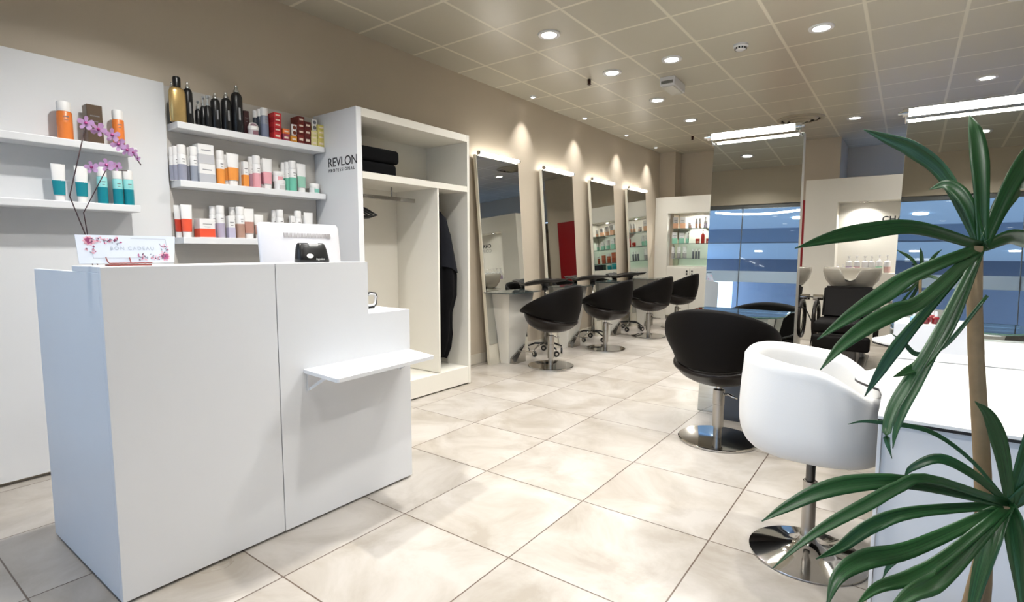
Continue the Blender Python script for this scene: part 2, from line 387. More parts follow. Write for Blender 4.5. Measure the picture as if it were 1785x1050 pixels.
# ---------------------------------------------------------------- hair products
XP = -3.615
def colour(c): return mat('pack_%d_%d_%d' % c, c, rough=.32, noise=.02, nscale=30)
PW = colour((236, 234, 232)); SILV = mat('silver_cap', (190, 190, 190), rough=.2, metal=.9, noise=.03)
def prod(kind, name, label, y, x, z, w, h, cols, group, cat=None, rz=0, dep=None):
    """one product standing at (x,y,z); its parts are body, colour band, cap"""
    t = thing(name, label, cat or name.split('_')[-1], (x, y, z), rz, group); r = w/2
    c0, c1 = colour(cols[0]), colour(cols[1]) if len(cols) > 1 else None
    if kind == 'box':
        d = (dep or w)/2
        b = newbm(); box(b, -d, d, -r, r, .0005, h, bev=.0012, seg=1); obj('carton', b, c0, t)
        if c1: b = newbm(); box(b, -d-.0006, d+.0006, -r-.0006, r+.0006, .003, h*.48, bev=.001, seg=1); obj('colour_band', b, c1, t)
        b = newbm(); box(b, d+.0005, d+.001, -r*.6, r*.6, h*.70, h*.73); box(b, d+.0005, d+.001, -r*.4, r*.4, h*.56, h*.58); obj('print', b, colour((120, 118, 120)), t)
    elif kind == 'bottle':
        hb = h*.74
        b = newbm(); lathe(b, [(r*.9, 0), (r, .003), (r, hb-.004), (r*.93, hb)], seg=20); obj('body', b, c0, t, smooth=True, angle=.7)
        if c1: b = newbm(); lathe(b, [(r*1.012, .004), (r*1.012, hb*.62)], seg=20, cap=False); obj('colour_band', b, c1, t, smooth=True)
        b = newbm(); lathe(b, [(r*.93, hb+.001), (r*.95, h-.006), (r*.86, h)], seg=20); obj('cap', b, PW, t, smooth=True, angle=.7)
        b = newbm(); box(b, r*.99, r*1.02, -r*.35, r*.35, hb*.80, hb*.83); box(b, r*.99, r*1.02, -r*.25, r*.25, hb*.70, hb*.72); obj('print', b, colour((120, 118, 120)), t)
    elif kind == 'aerosol':
        hb = h*.86
        b = newbm(); lathe(b, [(r*.94, 0), (r, .004), (r, hb*.88), (r*.8, hb*.96), (r*.45, hb)], seg=22); obj('can', b, c0, t, smooth=True, angle=.8)
        b = newbm(); lathe(b, [(r*.52, hb), (r*.5, hb+.012), (r*.28, hb+.02), (r*.26, h)], seg=18); obj('spray_cap', b, SILV, t, smooth=True, angle=.8)
        b = newbm(); box(b, r*.985, r*1.02, -r*.18, r*.18, hb*.32, hb*.62); obj('print', b, colour((150, 150, 152)), t)
    elif kind == 'pump':
        hb = h*.70
        b = newbm(); lathe(b, [(r*.94, 0), (r, .004), (r, hb*.9), (r*.45, hb)], seg=20); obj('body', b, c0, t, smooth=True, angle=.8)
        b = newbm(); lathe(b, [(r*.42, hb), (r*.42, hb+h*.06), (r*.16, hb+h*.07), (r*.16, h*.90), (r*.4, h*.91), (r*.4, h)], seg=16)
        box(b, 0, r*1.3, -r*.18, r*.18, h*.93, h*.985); obj('pump_head', b, colour(cols[2]) if len(cols) > 2 else PW, t, smooth=True, angle=.8)
        if c1: b = newbm(); lathe(b, [(r*1.012, .006), (r*1.012, hb*.5)], seg=20, cap=False); obj('colour_band', b, c1, t, smooth=True)
    elif kind == 'tube':     # squeezed tube standing on its cap, wide crimp on top
        prof = []
        n = 20; zs = [.0, h*.16, h*.17, h*.5, h*.8, h]
        rx = [r*.5, r*.5, r*.55, r*.44, r*.26, r*.05]; ry = [r*.72, r*.72, r*.8, r*.9, r*.97, r]
        def rings(zs, rx, ry, bm, k=1.0):
            R = []
            for z, a, c in zip(zs, rx, ry): R.append([bm.verts.new((a*k*math.cos(2*PI*i/n), c*k*math.sin(2*PI*i/n), z)) for i in range(n)])
            for A, B in zip(R, R[1:]):
                for i in range(n): bm.faces.new((A[i], A[(i+1) % n], B[(i+1) % n], B[i]))
            return R
        b = newbm(); R = rings(zs[2:], rx[2:], ry[2:], b); b.faces.new(R[0][::-1]); b.faces.new(R[-1]); obj('tube_body', b, c0, t, smooth=True, angle=.9)
        b = newbm(); R = rings(zs[:2], rx[:2], ry[:2], b); b.faces.new(R[0][::-1]); b.faces.new(R[-1]); obj('cap', b, PW, t, smooth=True, angle=.9)
        if c1: b = newbm(); rings([h*.175, h*.5, h*.56], [r*.55, r*.44, r*.40], [r*.8, r*.9, r*.915], b, 1.015); obj('colour_band', b, c1, t, smooth=True)
    elif kind == 'jar':
        b = newbm(); lathe(b, [(r*.92, 0), (r, .003), (r, h*.62)], seg=24); obj('body', b, c0, t, smooth=True, angle=.7)
        b = newbm(); lathe(b, [(r*1.03, h*.62+.0006), (r*1.03, h-.003), (r*.96, h)], seg=24); obj('lid', b, PW if len(cols) < 3 else colour(cols[2]), t, smooth=True, angle=.7)
        if c1: b = newbm(); box(b, 0, r*1.012, -r*.5, r*.5, h*.12, h*.5); obj('print', b, c1, t)
    return t

def row(base_z, items, group, X=XP):
    """items: kind, name, x centre and width in photo pixels, top row, depth offset behind the front row, colours, label"""
    for kind, name, cx, w, top, back, cols, label, *ex in items:
        xx = X - back
        p = atX(cx, top, xx); a = atX(cx-w/2, top, xx); c = atX(cx+w/2, top, xx)
        z0 = base_z + (ex[0] if ex else 0)
        dep = ex[1] if len(ex) > 1 else None
        wid = (c.y-a.y)*(.92 if kind != 'box' else .80)
        if kind == 'box' and dep is None: dep = min(.08, wid)
        if kind == 'box': xx = X - back
        prod(kind, name, label, p.y, xx, z0+.0004, wid, max(.02, p.z-z0), cols, group, dep=dep)

BK = (24, 24, 25)
G1 = 'hair products on the top shelf'
z1 = 1.985
row(z1, [
 ('aerosol', 'styling_bottle', 298, 11, 143, .048, (BK,), 'black capped can half hidden behind the gold bottle'),
 ('aerosol', 'styling_bottle', 326, 17, 144, .01, (BK,), 'tall black bottle standing right beside the gold one'),
 ('pump', 'pump_bottle', 344, 10, 176, .03, (BK, BK, (180, 184, 186)), 'small black pump bottle, leftmost of the three on the top shelf'),
 ('pump', 'pump_bottle', 353, 11, 168, .022, (BK, BK, (180, 184, 186)), 'small black pump bottle, middle of the three on the top shelf'),
 ('pump', 'pump_bottle', 361, 13, 167, -.004, (BK, BK, (180, 184, 186)), 'small black pump bottle, rightmost and front of the three'),
 ('aerosol', 'hairspray_can', 374, 17, 163, .0, (BK,), 'black hairspray can next to the small pump bottles'),
 ('aerosol', 'hairspray_can', 393, 18, 162, .0, (BK,), 'black hairspray can between a shorter and the tallest can'),
 ('aerosol', 'hairspray_can', 411, 20, 150, .0, (BK,), 'tallest black hairspray can on the top shelf'),
 ('box', 'maroon_box', 427, 11, 194, .03, ((62, 36, 40),), 'narrow maroon box behind the small tilted round tin'),
 ('bottle', 'toner_bottle', 444, 8, 193, .035, ((52, 60, 70),), 'slim dark grey bottle behind the round tin'),
 ('bottle', 'toner_bottle', 452, 9, 191, .02, ((60, 68, 80),), 'slim dark grey bottle beside the grey-blue one'),
 ('bottle', 'toner_bottle', 460, 14, 189, -.005, ((128, 134, 150), (116, 124, 146)), 'grey-blue bottle in front of two slim dark ones'),
 ('jar', 'small_jar', 441, 18, 221, -.012, ((198, 190, 192), (140, 100, 110)), 'small pale jar below the tilted round tin'),
], G1)
# gold bottle
p = atX(303, 136, XP); t = thing('gold_bottle', 'large gold bottle with black cap, first on the top shelf', 'bottle', (XP+.032, p.y, z1), group=G1)
GOLD = mat('gold_lacquer', (206, 176, 118), rough=.32, metal=.75, noise=.1, nscale=40)
hh = p.z-z1
b = newbm(); lathe(b, [(.043, 0), (.046, .004), (.046, hh*.66), (.040, hh*.73), (.024, hh*.77)], seg=28, sx=.56); obj('body', b, GOLD, t, smooth=True, angle=.8)
b = newbm(); lathe(b, [(.021, hh*.77), (.022, hh*.97), (.018, hh)], seg=20); obj('cap', b, BLKPL, t, smooth=True, angle=.8)
# round tin on edge
p = atX(441, 211, XP+.01); t = thing('round_tin', 'small round tin lid leaning upright above the pale jar', 'tin', (XP+.012, p.y, z1+.058), group=G1)
b = newbm(); lathe(b, [(.034, -.006), (.036, 0), (.034, .006)], seg=28, M=Matrix.Rotation(PI/2-.15, 4, 'Y')); obj('lid', b, colour((206, 200, 198)), t, smooth=True, angle=.6)
b = newbm(); lathe(b, [(.027, .0062), (.027, .0072)], seg=28, M=Matrix.Rotation(PI/2-.15, 4, 'Y')); obj('face_label', b, colour((150, 122, 132)), t)
def stack(cx, w, tops, base, cols, names, G, X, dep=.10, band=None):
    """cartons piled on each other: one thing each; tops from lowest to highest"""
    z = base
    for i, (tp, (name, lab)) in enumerate(zip(tops, names)):
        p = atX(cx, tp, X); a = atX(cx-w/2, tp, X); c = atX(cx+w/2, tp, X)
        t = thing(name, lab, 'box', (X-dep/2, p.y, z+.0004), group=G); h = p.z-z; r = (c.y-a.y)/2*.97
        b = newbm(); box(b, -dep/2, dep/2, -r, r, 0, h-.001, bev=.001, seg=1); obj('carton', b, colour(cols[i % len(cols)]), t)
        b = newbm(); box(b, dep/2, dep/2+.0005, -r*.6, r*.6, h*(.35 if not band else .66), h*(.62 if not band else .72)); obj('print', b, colour((232, 214, 196) if not band else (160, 160, 164)), t)
        if band: b = newbm(); box(b, -dep/2-.0004, dep/2+.0004, -r-.0004, r+.0004, .002, h*.48); obj('colour_band', b, colour(band), t)
        z = p.z
O5 = ['lowest', 'second lowest', 'middle', 'second highest', 'topmost']
RDB = [(196, 52, 56), (176, 40, 48)]
stack(484, 13, [230.5, 222, 213.5, 205, 196.5], z1, RDB, [('hair_colour_box', 'red hair colour box, %s of the red stack' % o) for o in O5], G1, XP+.05)
O2 = ['lower', 'upper']
stack(499, 12, [233.5, 224.5], z1, [(150, 60, 84), (226, 120, 62)], [('hair_colour_box', 'mauve box under an orange one beside the red stack'), ('hair_colour_box', 'orange box lying on a mauve one beside the red stack')], G1, XP+.045)
stack(512.5, 11, [237], z1, [(206, 140, 50)], [('hair_colour_box', 'amber box carrying a white card with two brown dots')], G1, XP+.05, .09)
O4 = ['bottom', 'second from bottom', 'third from bottom', 'top']
stack(525, 11, [235, 224.5, 214, 203], z1, [(112, 34, 26), (98, 28, 22)], [('hair_colour_box', 'brown-red box, %s one of the four-high dark stack' % o) for o in O4], G1, XP+.05)
stack(536.5, 11, [237, 225, 212.5], z1, [(88, 28, 24), (100, 34, 28)], [('hair_colour_box', 'dark brown box, %s one of the three-high stack' % o) for o in ('bottom', 'middle', 'top')], G1, XP+.05)
stack(548, 11, [244, 236, 228], z1, [(222, 212, 150)], [('hair_colour_box', 'pale yellow box, %s one under the grey-dotted card' % o) for o in ('bottom', 'middle', 'top')], G1, XP+.05)
stack(560, 12, [244, 235.5, 227, 218], z1, [(216, 202, 118), (208, 196, 106)], [('hair_colour_box', 'yellow box, %s one of the stack at the shelf end' % o) for o in O4], G1, XP+.05)
for cx, t0, t1, col, lab in ((513, 217.5, 237, (120, 58, 36), 'small white swatch card with two brown dots'), (548, 208.5, 228, (112, 112, 118), 'small white swatch card with two grey dots')):
    a = atX(cx, t0, XP+.03); c = atX(cx, t1, XP+.03); t = thing('swatch_card', lab, 'card', (XP+.03, a.y, c.z+.001), group=G1); h = a.z-c.z
    b = newbm(); box(b, -.010, 0, -.021, .021, 0, h, bev=.001, seg=1); obj('card', b, PW, t)
    b = newbm()
    for k in (.27, .73): lathe(b, [(.0135, 0), (.0135, .0006)], seg=20, M=Matrix.Translation((0, 0, h*k)) @ Matrix.Rotation(PI/2, 4, 'Y'))
    obj('swatch_dots', b, colour(col), t)

Wt = (236, 235, 234)
G2 = 'hair products on the middle shelf'; z2 = 1.64
GB = (150, 152, 168); GY = (176, 178, 184); OR = (232, 150, 70); PK = (226, 164, 172); GR = (112, 188, 164); MV = (176, 140, 156)
row(z2, [
 ('bottle', 'shampoo_bottle', 299, 12, 257, .035, (Wt, GB), 'white and slate bottle at the left end of the middle shelf, rearmost'),
 ('bottle', 'shampoo_bottle', 305, 12, 255, .014, (Wt, GB), 'white and slate bottle behind the front slate bottle'),
 ('bottle', 'shampoo_bottle', 315.5, 17, 253, -.008, (Wt, GB), 'white and slate bottle, front one at the left end'),
 ('bottle', 'shampoo_bottle', 329, 10, 257, .03, (Wt, GB), 'white bottle half hidden behind the grey banded one'),
 ('bottle', 'shampoo_bottle', 336, 15, 256, -.004, (Wt, (148, 154, 166)), 'white bottle with grey band left of the stacked grey cartons'),
 ('bottle', 'shampoo_bottle', 382.5, 15, 263, -.004, (Wt, OR), 'white bottle with orange band right of the grey cartons'),
 ('tube', 'cream_tube', 395, 15, 270, .036, (Wt, OR), 'orange and white tube half hidden behind the front orange tube'),
 ('tube', 'cream_tube', 405, 23, 268, -.004, (Wt, OR), 'large white tube with orange lower half, in front'),
 ('box', 'serum_box', 426, 11, 282, -.004, (Wt, OR), 'slim white carton with orange band beside the orange tube'),
 ('bottle', 'shampoo_bottle', 437, 11, 274, .03, (Wt, MV), 'white bottle with mauve band behind the pink banded one'),
 ('bottle', 'shampoo_bottle', 446, 14, 272, -.002, (Wt, PK), 'white bottle with pink band in the middle of the shelf'),
 ('tube', 'cream_tube', 456, 12, 278, .04, (Wt, (170, 110, 124)), 'pink tube mostly hidden behind the front pink tube'),
 ('tube', 'cream_tube', 465, 18, 277, -.002, (Wt, PK), 'white tube with pink lower half, in front'),
 ('jar', 'mask_jar', 484, 18, 300, .004, (Wt, PK), 'white jar with pink label, upper of two stacked jars', .060),
 ('jar', 'mask_jar', 487, 19, 314.5, .0, (Wt, (200, 198, 196)), 'plain white jar, lower of two stacked jars'),
 ('bottle', 'shampoo_bottle', 493, 9, 284, .048, (Wt, GR), 'white and green bottle farthest left of the green ones'),
 ('bottle', 'shampoo_bottle', 500, 10, 283, .024, (Wt, GR), 'white and green bottle in the middle of the green ones'),
 ('bottle', 'shampoo_bottle', 509, 13, 281, -.004, (Wt, GR), 'front white bottle with green band'),
 ('tube', 'cream_tube', 524.5, 17, 286, -.002, (Wt, (150, 196, 176)), 'white tube with green lower half'),
 ('jar', 'mask_jar', 547.5, 16, 321, -.002, (Wt, (130, 190, 174)), 'small white jar with green label at the right end of the shelf'),
], G2)
stack(361, 28, [286], z2, [(236, 235, 234)], [('mask_box', 'white and grey carton, lower of the stacked pair')], G2, XP+.04, .08, (186, 188, 194))
stack(358.5, 28, [251.5], atX(361, 286, XP+.04).z, [(238, 237, 236)], [('mask_box', 'white and grey carton, upper of the stacked pair')], G2, XP+.04, .08, (196, 196, 200))
G3 = 'hair products on the lowest shelf'; z3 = 1.297
RO = (226, 88, 62); LI = (178, 170, 190); TN = (176, 142, 126)
row(z3, [
 ('tube', 'cream_tube', 310, 17, 358, .036, (Wt, (190, 66, 48)), 'red-orange tube at the left end of the lowest shelf, behind'),
 ('tube', 'cream_tube', 324, 22, 357, -.004, (Wt, RO), 'red-orange tube at the left end of the lowest shelf, in front'),
 ('box', 'mask_box', 356, 33, 382, .0, (Wt, RO), 'wide red-orange and white carton beside the two tubes', 0, .08),
 ('bottle', 'shampoo_bottle', 370, 13, 360, .036, (Wt, LI), 'white bottle with lilac band standing behind'),
 ('bottle', 'shampoo_bottle', 383, 15, 359, -.002, (Wt, LI), 'white bottle with lilac band standing in front'),
 ('box', 'serum_box', 401, 14, 377, -.002, (Wt, (186, 182, 204)), 'slim lilac and white carton on the lowest shelf'),
 ('bottle', 'shampoo_bottle', 404, 13, 361.5, .042, (Wt, TN), 'white bottle behind the slim lilac carton'),
 ('bottle', 'shampoo_bottle', 417.5, 15, 361, -.002, (Wt, TN), 'white bottle with tan band'),
 ('tube', 'cream_tube', 433, 20, 364, -.004, (Wt, (182, 136, 122)), 'white tube with tan-pink lower half'),
 ('tube', 'cream_tube', 450.5, 18, 374.5, .01, (Wt, (176, 140, 128)), 'shorter tan tube partly behind the monitor'),
 ('bottle', 'shampoo_bottle', 477, 9, 367, .034, (Wt, TN), 'white bottle cap peeping over the left half of the monitor, rear one'),
 ('bottle', 'shampoo_bottle', 487, 13, 366, .0, (Wt, TN), 'white bottle cap peeping over the left half of the monitor, front one'),
 ('box', 'serum_box', 508.5, 9, 377, .0, (Wt, GY), 'small white carton peeping over the monitor'),
 ('bottle', 'shampoo_bottle', 518.5, 12, 368, .0, (Wt, GY), 'white bottle peeping over the right half of the monitor'),
 ('jar', 'mask_jar', 526.5, 8, 375, .04, (Wt, GY), 'small white cylinder pot behind the last bottles of the row'),
 ('tube', 'cream_tube', 537, 17, 371, .0, (Wt, GY), 'white tube at the right end of the lowest shelf'),
], G3)
TE = (20, 128, 142); G4 = 'bottles on the short shelves'
XS = -3.60
row(1.47, [
 ('bottle', 'teal_bottle', 203, 19, 297, -.002, ((150, 214, 214), TE), 'teal bottle with white cap, left of the visible pair', 0),
 ('bottle', 'teal_bottle', 222, 19, 298, -.002, ((150, 214, 214), TE), 'teal bottle with white cap, right one at the shelf end', 0),
 ('bottle', 'teal_bottle', 176, 20, 292, .0, ((150, 214, 214), TE), 'teal bottle, third from the right end of the short shelf', 0),
 ('tube', 'cream_tube', 140, 26, 290, .0, (Wt, TE), 'white and teal tube farther left on the short shelf', 0),
 ('tube', 'cream_tube', 100, 28, 286, .0, (Wt, TE), 'white and teal tube farthest left on the short shelf', 0),
], G4, XS)
row(1.79, [
 ('bottle', 'orange_bottle', 204, 22, 193, -.002, ((222, 124, 58), (226, 128, 60), (70, 60, 60)), 'orange bottle with dark cap above the orchid', 0),
 ('box', 'orange_box', 160, 34, 185, .0, ((90, 74, 60),), 'brown carton left of the orange bottle', 0),
 ('bottle', 'orange_bottle', 110, 30, 178, .0, ((222, 124, 58), (226, 128, 60)), 'orange bottle farther left on the short upper shelf', 0),
], G4, XS)

# ---------------------------------------------------------------- wardrobe
XF, XBK = -3.18, XL+.004
y0, y1, zt = 2.452, 3.662, 2.231
t = thing('open_wardrobe', 'tall white open wardrobe with hat shelf and two hanging bays', 'wardrobe', (XL, 3.05, 0))
T = Matrix.Translation((-XL, -3.05, 0))
def wb(name, x0, x1, a, c, z0, z1, m=WHITE2, bev=.0015):
    b = newbm(); box(b, x0, x1, a, c, z0, z1, bev=bev, seg=1, M=T); return obj(name, b, m, t)
wb('side_board', XBK, XF, y0, y0+.045, .004, zt, WHITE)
wb('side_board', XBK, XF, y1-.03, y1, .004, zt)
wb('top_board', XBK, XF, y0+.045, y1-.03, zt-.06, zt)
wb('hat_shelf', XBK+.012, XF, y0+.045, y1-.03, 1.735, 1.785)
wb('back_board', XBK, XBK+.010, y0+.045, y1-.03, .10, zt-.06)
wb('divider_board', XBK+.012, XF-.002, 3.255, 3.275, .17, 1.735)
wb('plinth', XBK, XF-.001, y0+.045, y1-.03, .012, .165)
M = axes((-3.525+3.7, y0-3.05-.0012, 1.835), (1, 0, 0), (0, 0, 1))
INK = mat('black_vinyl', (32, 32, 38), rough=.5, noise=.02)
text_mesh('lettering', 'REVLON', .094, INK, t, M, space=.97)
M = axes((-3.517+3.7, y0-3.05-.0012, 1.797), (1, 0, 0), (0, 0, 1))
text_mesh('lettering', 'PROFESSIONAL', .032, INK, t, M, space=1.50, bold=.0004)
# rail with sliding bracket
b = newbm(); box(b, -.52+.02, -.16, -.010, .010, -.012, .012, bev=.002, M=Matrix.Identity(4))
b.free()
t = thing('clothes_rail', 'short pull-out metal clothes rail under the hat shelf', 'clothes rail', (-3.42, 2.97, 1.64))
b = newbm(); box(b, -.0125, .0125, -.47, .25, -.016, .016, bev=.003); obj('rail', b, STEEL, t)
for yy in (0, -.45): b = newbm(); tube(b, [(0, yy, .016), (0, yy, .092)], .007); obj('bracket', b, STEEL, t, smooth=True, angle=.7)
# hangers
for k in range(3):
    t = thing('coat_hanger', 'black plastic hanger on the rail, %s of three' % ('front', 'middle', 'rear')[k], 'hanger', (-3.42, 2.56+.045*k, 1.62), 0, group='hangers on the rail')
    b = newbm(); tube(b, [(0, 0, -.015), (0, 0, -.05)], .004, seg=8); pts = [(.0, 0, -.06), (.10, 0, -.10), (.20, 0, -.14), (.10, 0, -.15), (0, 0, -.15), (-.10, 0, -.15), (-.2, 0, -.14), (-.10, 0, -.10)]
    tube(b, pts, .011, seg=8, closed=True); obj('frame', b, BLKPL, t, smooth=True)
    b = newbm(); tube(b, [(.0, 0, -.05), (0, 0, -.02), (.018, 0, -.005), (.02, 0, .035), (0, 0, .045), (-.02, 0, .035)], .0025, seg=8); obj('hook', b, STEEL, t, smooth=True)
# folded towels
for k, (z, dx, lab) in enumerate(((1.7855, 0, 'black folded cushion, lower of two on the hat shelf'), (1.8955, .03, 'black folded cushion, upper of two on the hat shelf'))):
    b = newbm(); box(b, -3.66, -3.30, 2.50, 2.93+dx, z, z+.108, bev=.028, seg=4)
    tag(obj('folded_cushion', b, BLKCL, smooth=True), lab, 'cushion', 'black cushions on the hat shelf')
# hanging black capes in the right bay
t = thing('black_cape', 'black salon capes hanging bunched in the narrow bay', 'cape', (-3.40, 3.455, 0))
b = newbm(); n = 40; R = []
prof = [(1.60, .012, .02), (1.56, .05, .035), (1.50, .10, .055), (1.36, .15, .10), (1.15, .185, .13), (1.0, .205, .142), (.82, .205, .142), (.66, .16, .125), (.52, .165, .13), (.40, .15, .11), (.30, .11, .08)]
for j, (z, a, c) in enumerate(prof):
    ring = []
    for i in range(n):
        th = 2*PI*i/n; k = 1+.10*math.sin(7*th+j*.35)+.06*math.sin(12*th-j*.5)
        zz = z - (.10*max(0, -math.cos(th))+.05*math.sin(3*th) if j > 7 else 0)
        ring.append(b.verts.new((a*k*math.cos(th), c*k*math.sin(th)-.01*j*.3, zz)))
    R.append(ring)
for A, B in zip(R, R[1:]):
    for i in range(n): b.faces.new((A[i], A[(i+1) % n], B[(i+1) % n], B[i]))
b.faces.new(R[0]); b.faces.new(R[-1][::-1]); o = obj('cloth', b, BLKCL, t, smooth=True)
b = newbm(); R = []
for j, (z, a, c) in enumerate([(1.58, .02, .02), (1.5, .11, .05), (1.3, .17, .09), (1.1, .21, .115), (1.05, .22, .12)]):
    R.append([b.verts.new((a*(1+.05*math.sin(5*2*PI*i/n+j))*math.cos(2*PI*i/n)+.004, c*1.1*math.sin(2*PI*i/n), z-.03*math.sin(2*2*PI*i/n)*(j > 3))) for i in range(n)])
for A, B in zip(R, R[1:]):
    for i in range(n): b.faces.new((A[i], A[(i+1) % n], B[(i+1) % n], B[i]))
obj('shoulder_flap', b, mat('charcoal_cloth', (19, 20, 26), rough=.85, spec=.2, noise=.2, nscale=20, bump=.3), t, smooth=True)
b = newbm(); tube(b, [(0, 0, 1.60), (0, 0, 1.66), (-.025, 0, 1.695), (-.05, 0, 1.66)], .004, seg=8); obj('hook', b, STEEL, t, smooth=True)
b = newbm(); tube(b, [(-3.684, 3.46, 1.68), (-3.40, 3.46, 1.68)], .009, seg=10); lathe(b, [(.016, 0), (.016, .01)], seg=14, M=Matrix.Translation((-3.40, 3.46, 1.68)) @ Matrix.Rotation(PI/2, 4, 'Y'))
tag(obj('coat_peg', b, STEEL, smooth=True, angle=.7), 'metal peg holding the black capes in the narrow bay', 'coat peg')

# ---------------------------------------------------------------- reception counter
CX = -2.085
t = thing('reception_counter', 'white stepped reception counter with a fold-out ledge in front', 'counter', (CX, 1.2, 0))
T = Matrix.Translation((-CX, -1.2, 0))
def cb(name, x0, x1, a, c, z0, z1, m=WHITE, bev=.0015, par=None):
    b = newbm(); box(b, x0, x1, a, c, z0, z1, bev=bev, seg=1, M=T); return obj(name, b, m, par or t)
SD = -2.37      # depth of the top ledge
cb('front_panel', CX-.020, CX, .592, 1.1835, .012, 1.159)
b = newbm(); poly = [(1.1865, .012), (1.915, .012), (1.915, .908), (1.652, .908), (1.652, 1.159), (1.1865, 1.159)]
hexa(b, [(-.020, y-1.2, z) for y, z in poly], [(0, y-1.2, z) for y, z in poly]); obj('front_panel', b, WHITE, t)
cb('top_board', SD, CX-.0205, .592, 1.652, 1.139, 1.159)
cb('step_board', SD, CX-.0205, 1.652, 1.915, .888, .908)
cb('end_panel', SD, CX-.0205, 1.895, 1.915, .012, .888)
cb('end_panel', SD, CX-.0205, 1.632, 1.652, .908, 1.139)
cb('end_panel', -2.86, CX-.0205, .592, .612, .012, 1.139)
cb('inner_desk', -2.86, CX-.0205, .613, 1.63, .72, .745)
cb('end_panel', -2.86, SD-.001, 1.61, 1.63, .012, .72)
cb('plinth', -2.80, CX-.03, .62, 1.90, .0, .012, DSTEEL)
# fold-out ledge
led = [(CX+.001, 1.300), (CX+.001, 1.905), (-1.846, 1.87), (-1.835, 1.855), (-1.815, 1.30), (-1.822, 1.29)]
led = [(CX+.001, 1.297), (CX+.012, 1.292), (-1.815, 1.272), (-1.808, 1.28), (-1.845, 1.845), (-1.85, 1.853), (CX+.001, 1.905)]
b = newbm(); prism(b, [(x-CX, y-1.2) for x, y in led], .683, .699); obj('ledge', b, WHITE, t)
for y in (1.31, 1.83):
    b = newbm(); box(b, .001, .004, y-1.2, y-1.2+.018, .60, .682); box(b, .001, .16, y-1.2, y-1.2+.018, .678, .6825); hexa(b, [(.001, y-1.193, .61), (.001, y-1.189, .61), (.004, y-1.189, .60), (.004, y-1.193, .60)], [(.12, y-1.193, .679), (.12, y-1.189, .679), (.15, y-1.189, .679), (.15, y-1.193, .679)])
    obj('bracket', b, WPLAS, t)

# monitor, seen from the back
t = thing('desktop_monitor', 'white all-in-one monitor seen from behind on the reception desk', 'monitor', (-2.47, 1.565, .735), rz=0)
# local +x is the back of the screen (towards the customer)
yl, yr, zb, ztp = -.222, .222, .27, .615
def quadring(b, x, y0_, y1_, z0_, z1_, r, n=5, tilt=0):
    pts = []
    for cy, cz, a0 in ((y1_-r, z1_-r, 0), (y0_+r, z1_-r, PI/2), (y0_+r, z0_+r, PI), (y1_-r, z0_+r, 3*PI/2)):
        for k in range(n+1):
            a = a0+PI/2*k/n; pts.append((cy+r*math.cos(a), cz+r*math.sin(a)))
    return [b.verts.new((x - (cz_)*.10+.05, cy_, cz_)) for cy_, cz_ in pts]
b = newbm(); R = []
for x, ins, r in ((-.038, .004, .02), (-.034, 0, .022), (-.018, 0, .022), (-.012, .006, .022), (.004, .045, .03), (.012, .09, .04), (.014, .12, .04)):
    R.append(quadring(b, x, yl+ins, yr-ins, zb-.13+ins, ztp-ins*(.30 if ins < .1 else .35), r))
for A, B in zip(R, R[1:]):
    for i in range(len(A)): b.faces.new((A[i], A[(i+1) % len(A)], B[(i+1) % len(A)], B[i]))
b.faces.new(R[0]); b.faces.new(R[-1][::-1]); obj('casing', b, mat('white_gloss_plastic', (226, 226, 232), rough=.2, noise=.01, coat=.3), t, smooth=True, angle=.9)
b = newbm()
for k in range(40):
    y = -.115+.26*k/39
    hexa(b, [(.000, y, .543), (.000, y+.0035, .543), (.0115, y+.0035, .543), (.0115, y, .543)], [(-.003, y, .566), (-.003, y+.0035, .566), (.0080, y+.0035, .566), (.0080, y, .566)])
vent = obj('vent_slots', b, mat('vent_grey', (160, 156, 156), rough=.5, noise=.02), t)
b = newbm(); box(b, -.04, .03, -.09, .12, 0, .012, bev=.004); box(b, -.01, .014, -.03, .06, .012, .2, bev=.004); obj('stand', b, WPLAS, t)
b = newbm(); quadring(b, -.0385, yl+.02, yr-.02, zb-.11, ztp-.02, .004); b.faces.new(b.verts[:]); obj('screen', b, mat('dark_screen', (18, 22, 30), rough=.1, noise=.02), t)
# payment terminal
t = thing('payment_terminal', 'black rounded payment terminal with white label in front of the monitor', 'card terminal', (-2.19, 1.425, 1.159))
b = newbm(); R = []
for z, hw, xf, xb in ((0, .078, .03, -.03), (.004, .080, .032, -.032), (.03, .076, .026, -.032), (.06, .072, .018, -.03), (.080, .067, .012, -.028), (.088, .060, .004, -.026)):
    ring = []
    for k in range(24):
        a = 2*PI*k/24; ca, sa = math.cos(a), math.sin(a); e = .45
        cx = (xf+xb)/2; dx = (xf-xb)/2
        ring.append(b.verts.new((cx+dx*abs(ca)**e*(1 if ca >= 0 else -1), hw*abs(sa)**e*(1 if sa >= 0 else -1), z)))
    R.append(ring)
for A, B in zip(R, R[1:]):
    for i in range(24): b.faces.new((A[i], A[(i+1) % 24], B[(i+1) % 24], B[i]))
b.faces.new(R[0][::-1]); b.faces.new(R[-1]); obj('body', b, BLKPL, t, smooth=True, angle=.8)
b = newbm(); lathe(b, [(.017, 0), (.017, .001)], seg=20, sx=.62, M=Matrix.Translation((.0275, -.028, .030)) @ Matrix.Rotation(PI/2-.2, 4, 'Y')); obj('white_badge', b, PW, t)
b = newbm(); box(b, -.012, .014, -.024, .024, .072, .088, bev=.003); obj('paper_slip', b, PW, t)
text_mesh('brand_print', 'ingenico', .013, PW, t, axes((.0325, .0, .012), (0, 1, 0), (-.1, 0, 1)))
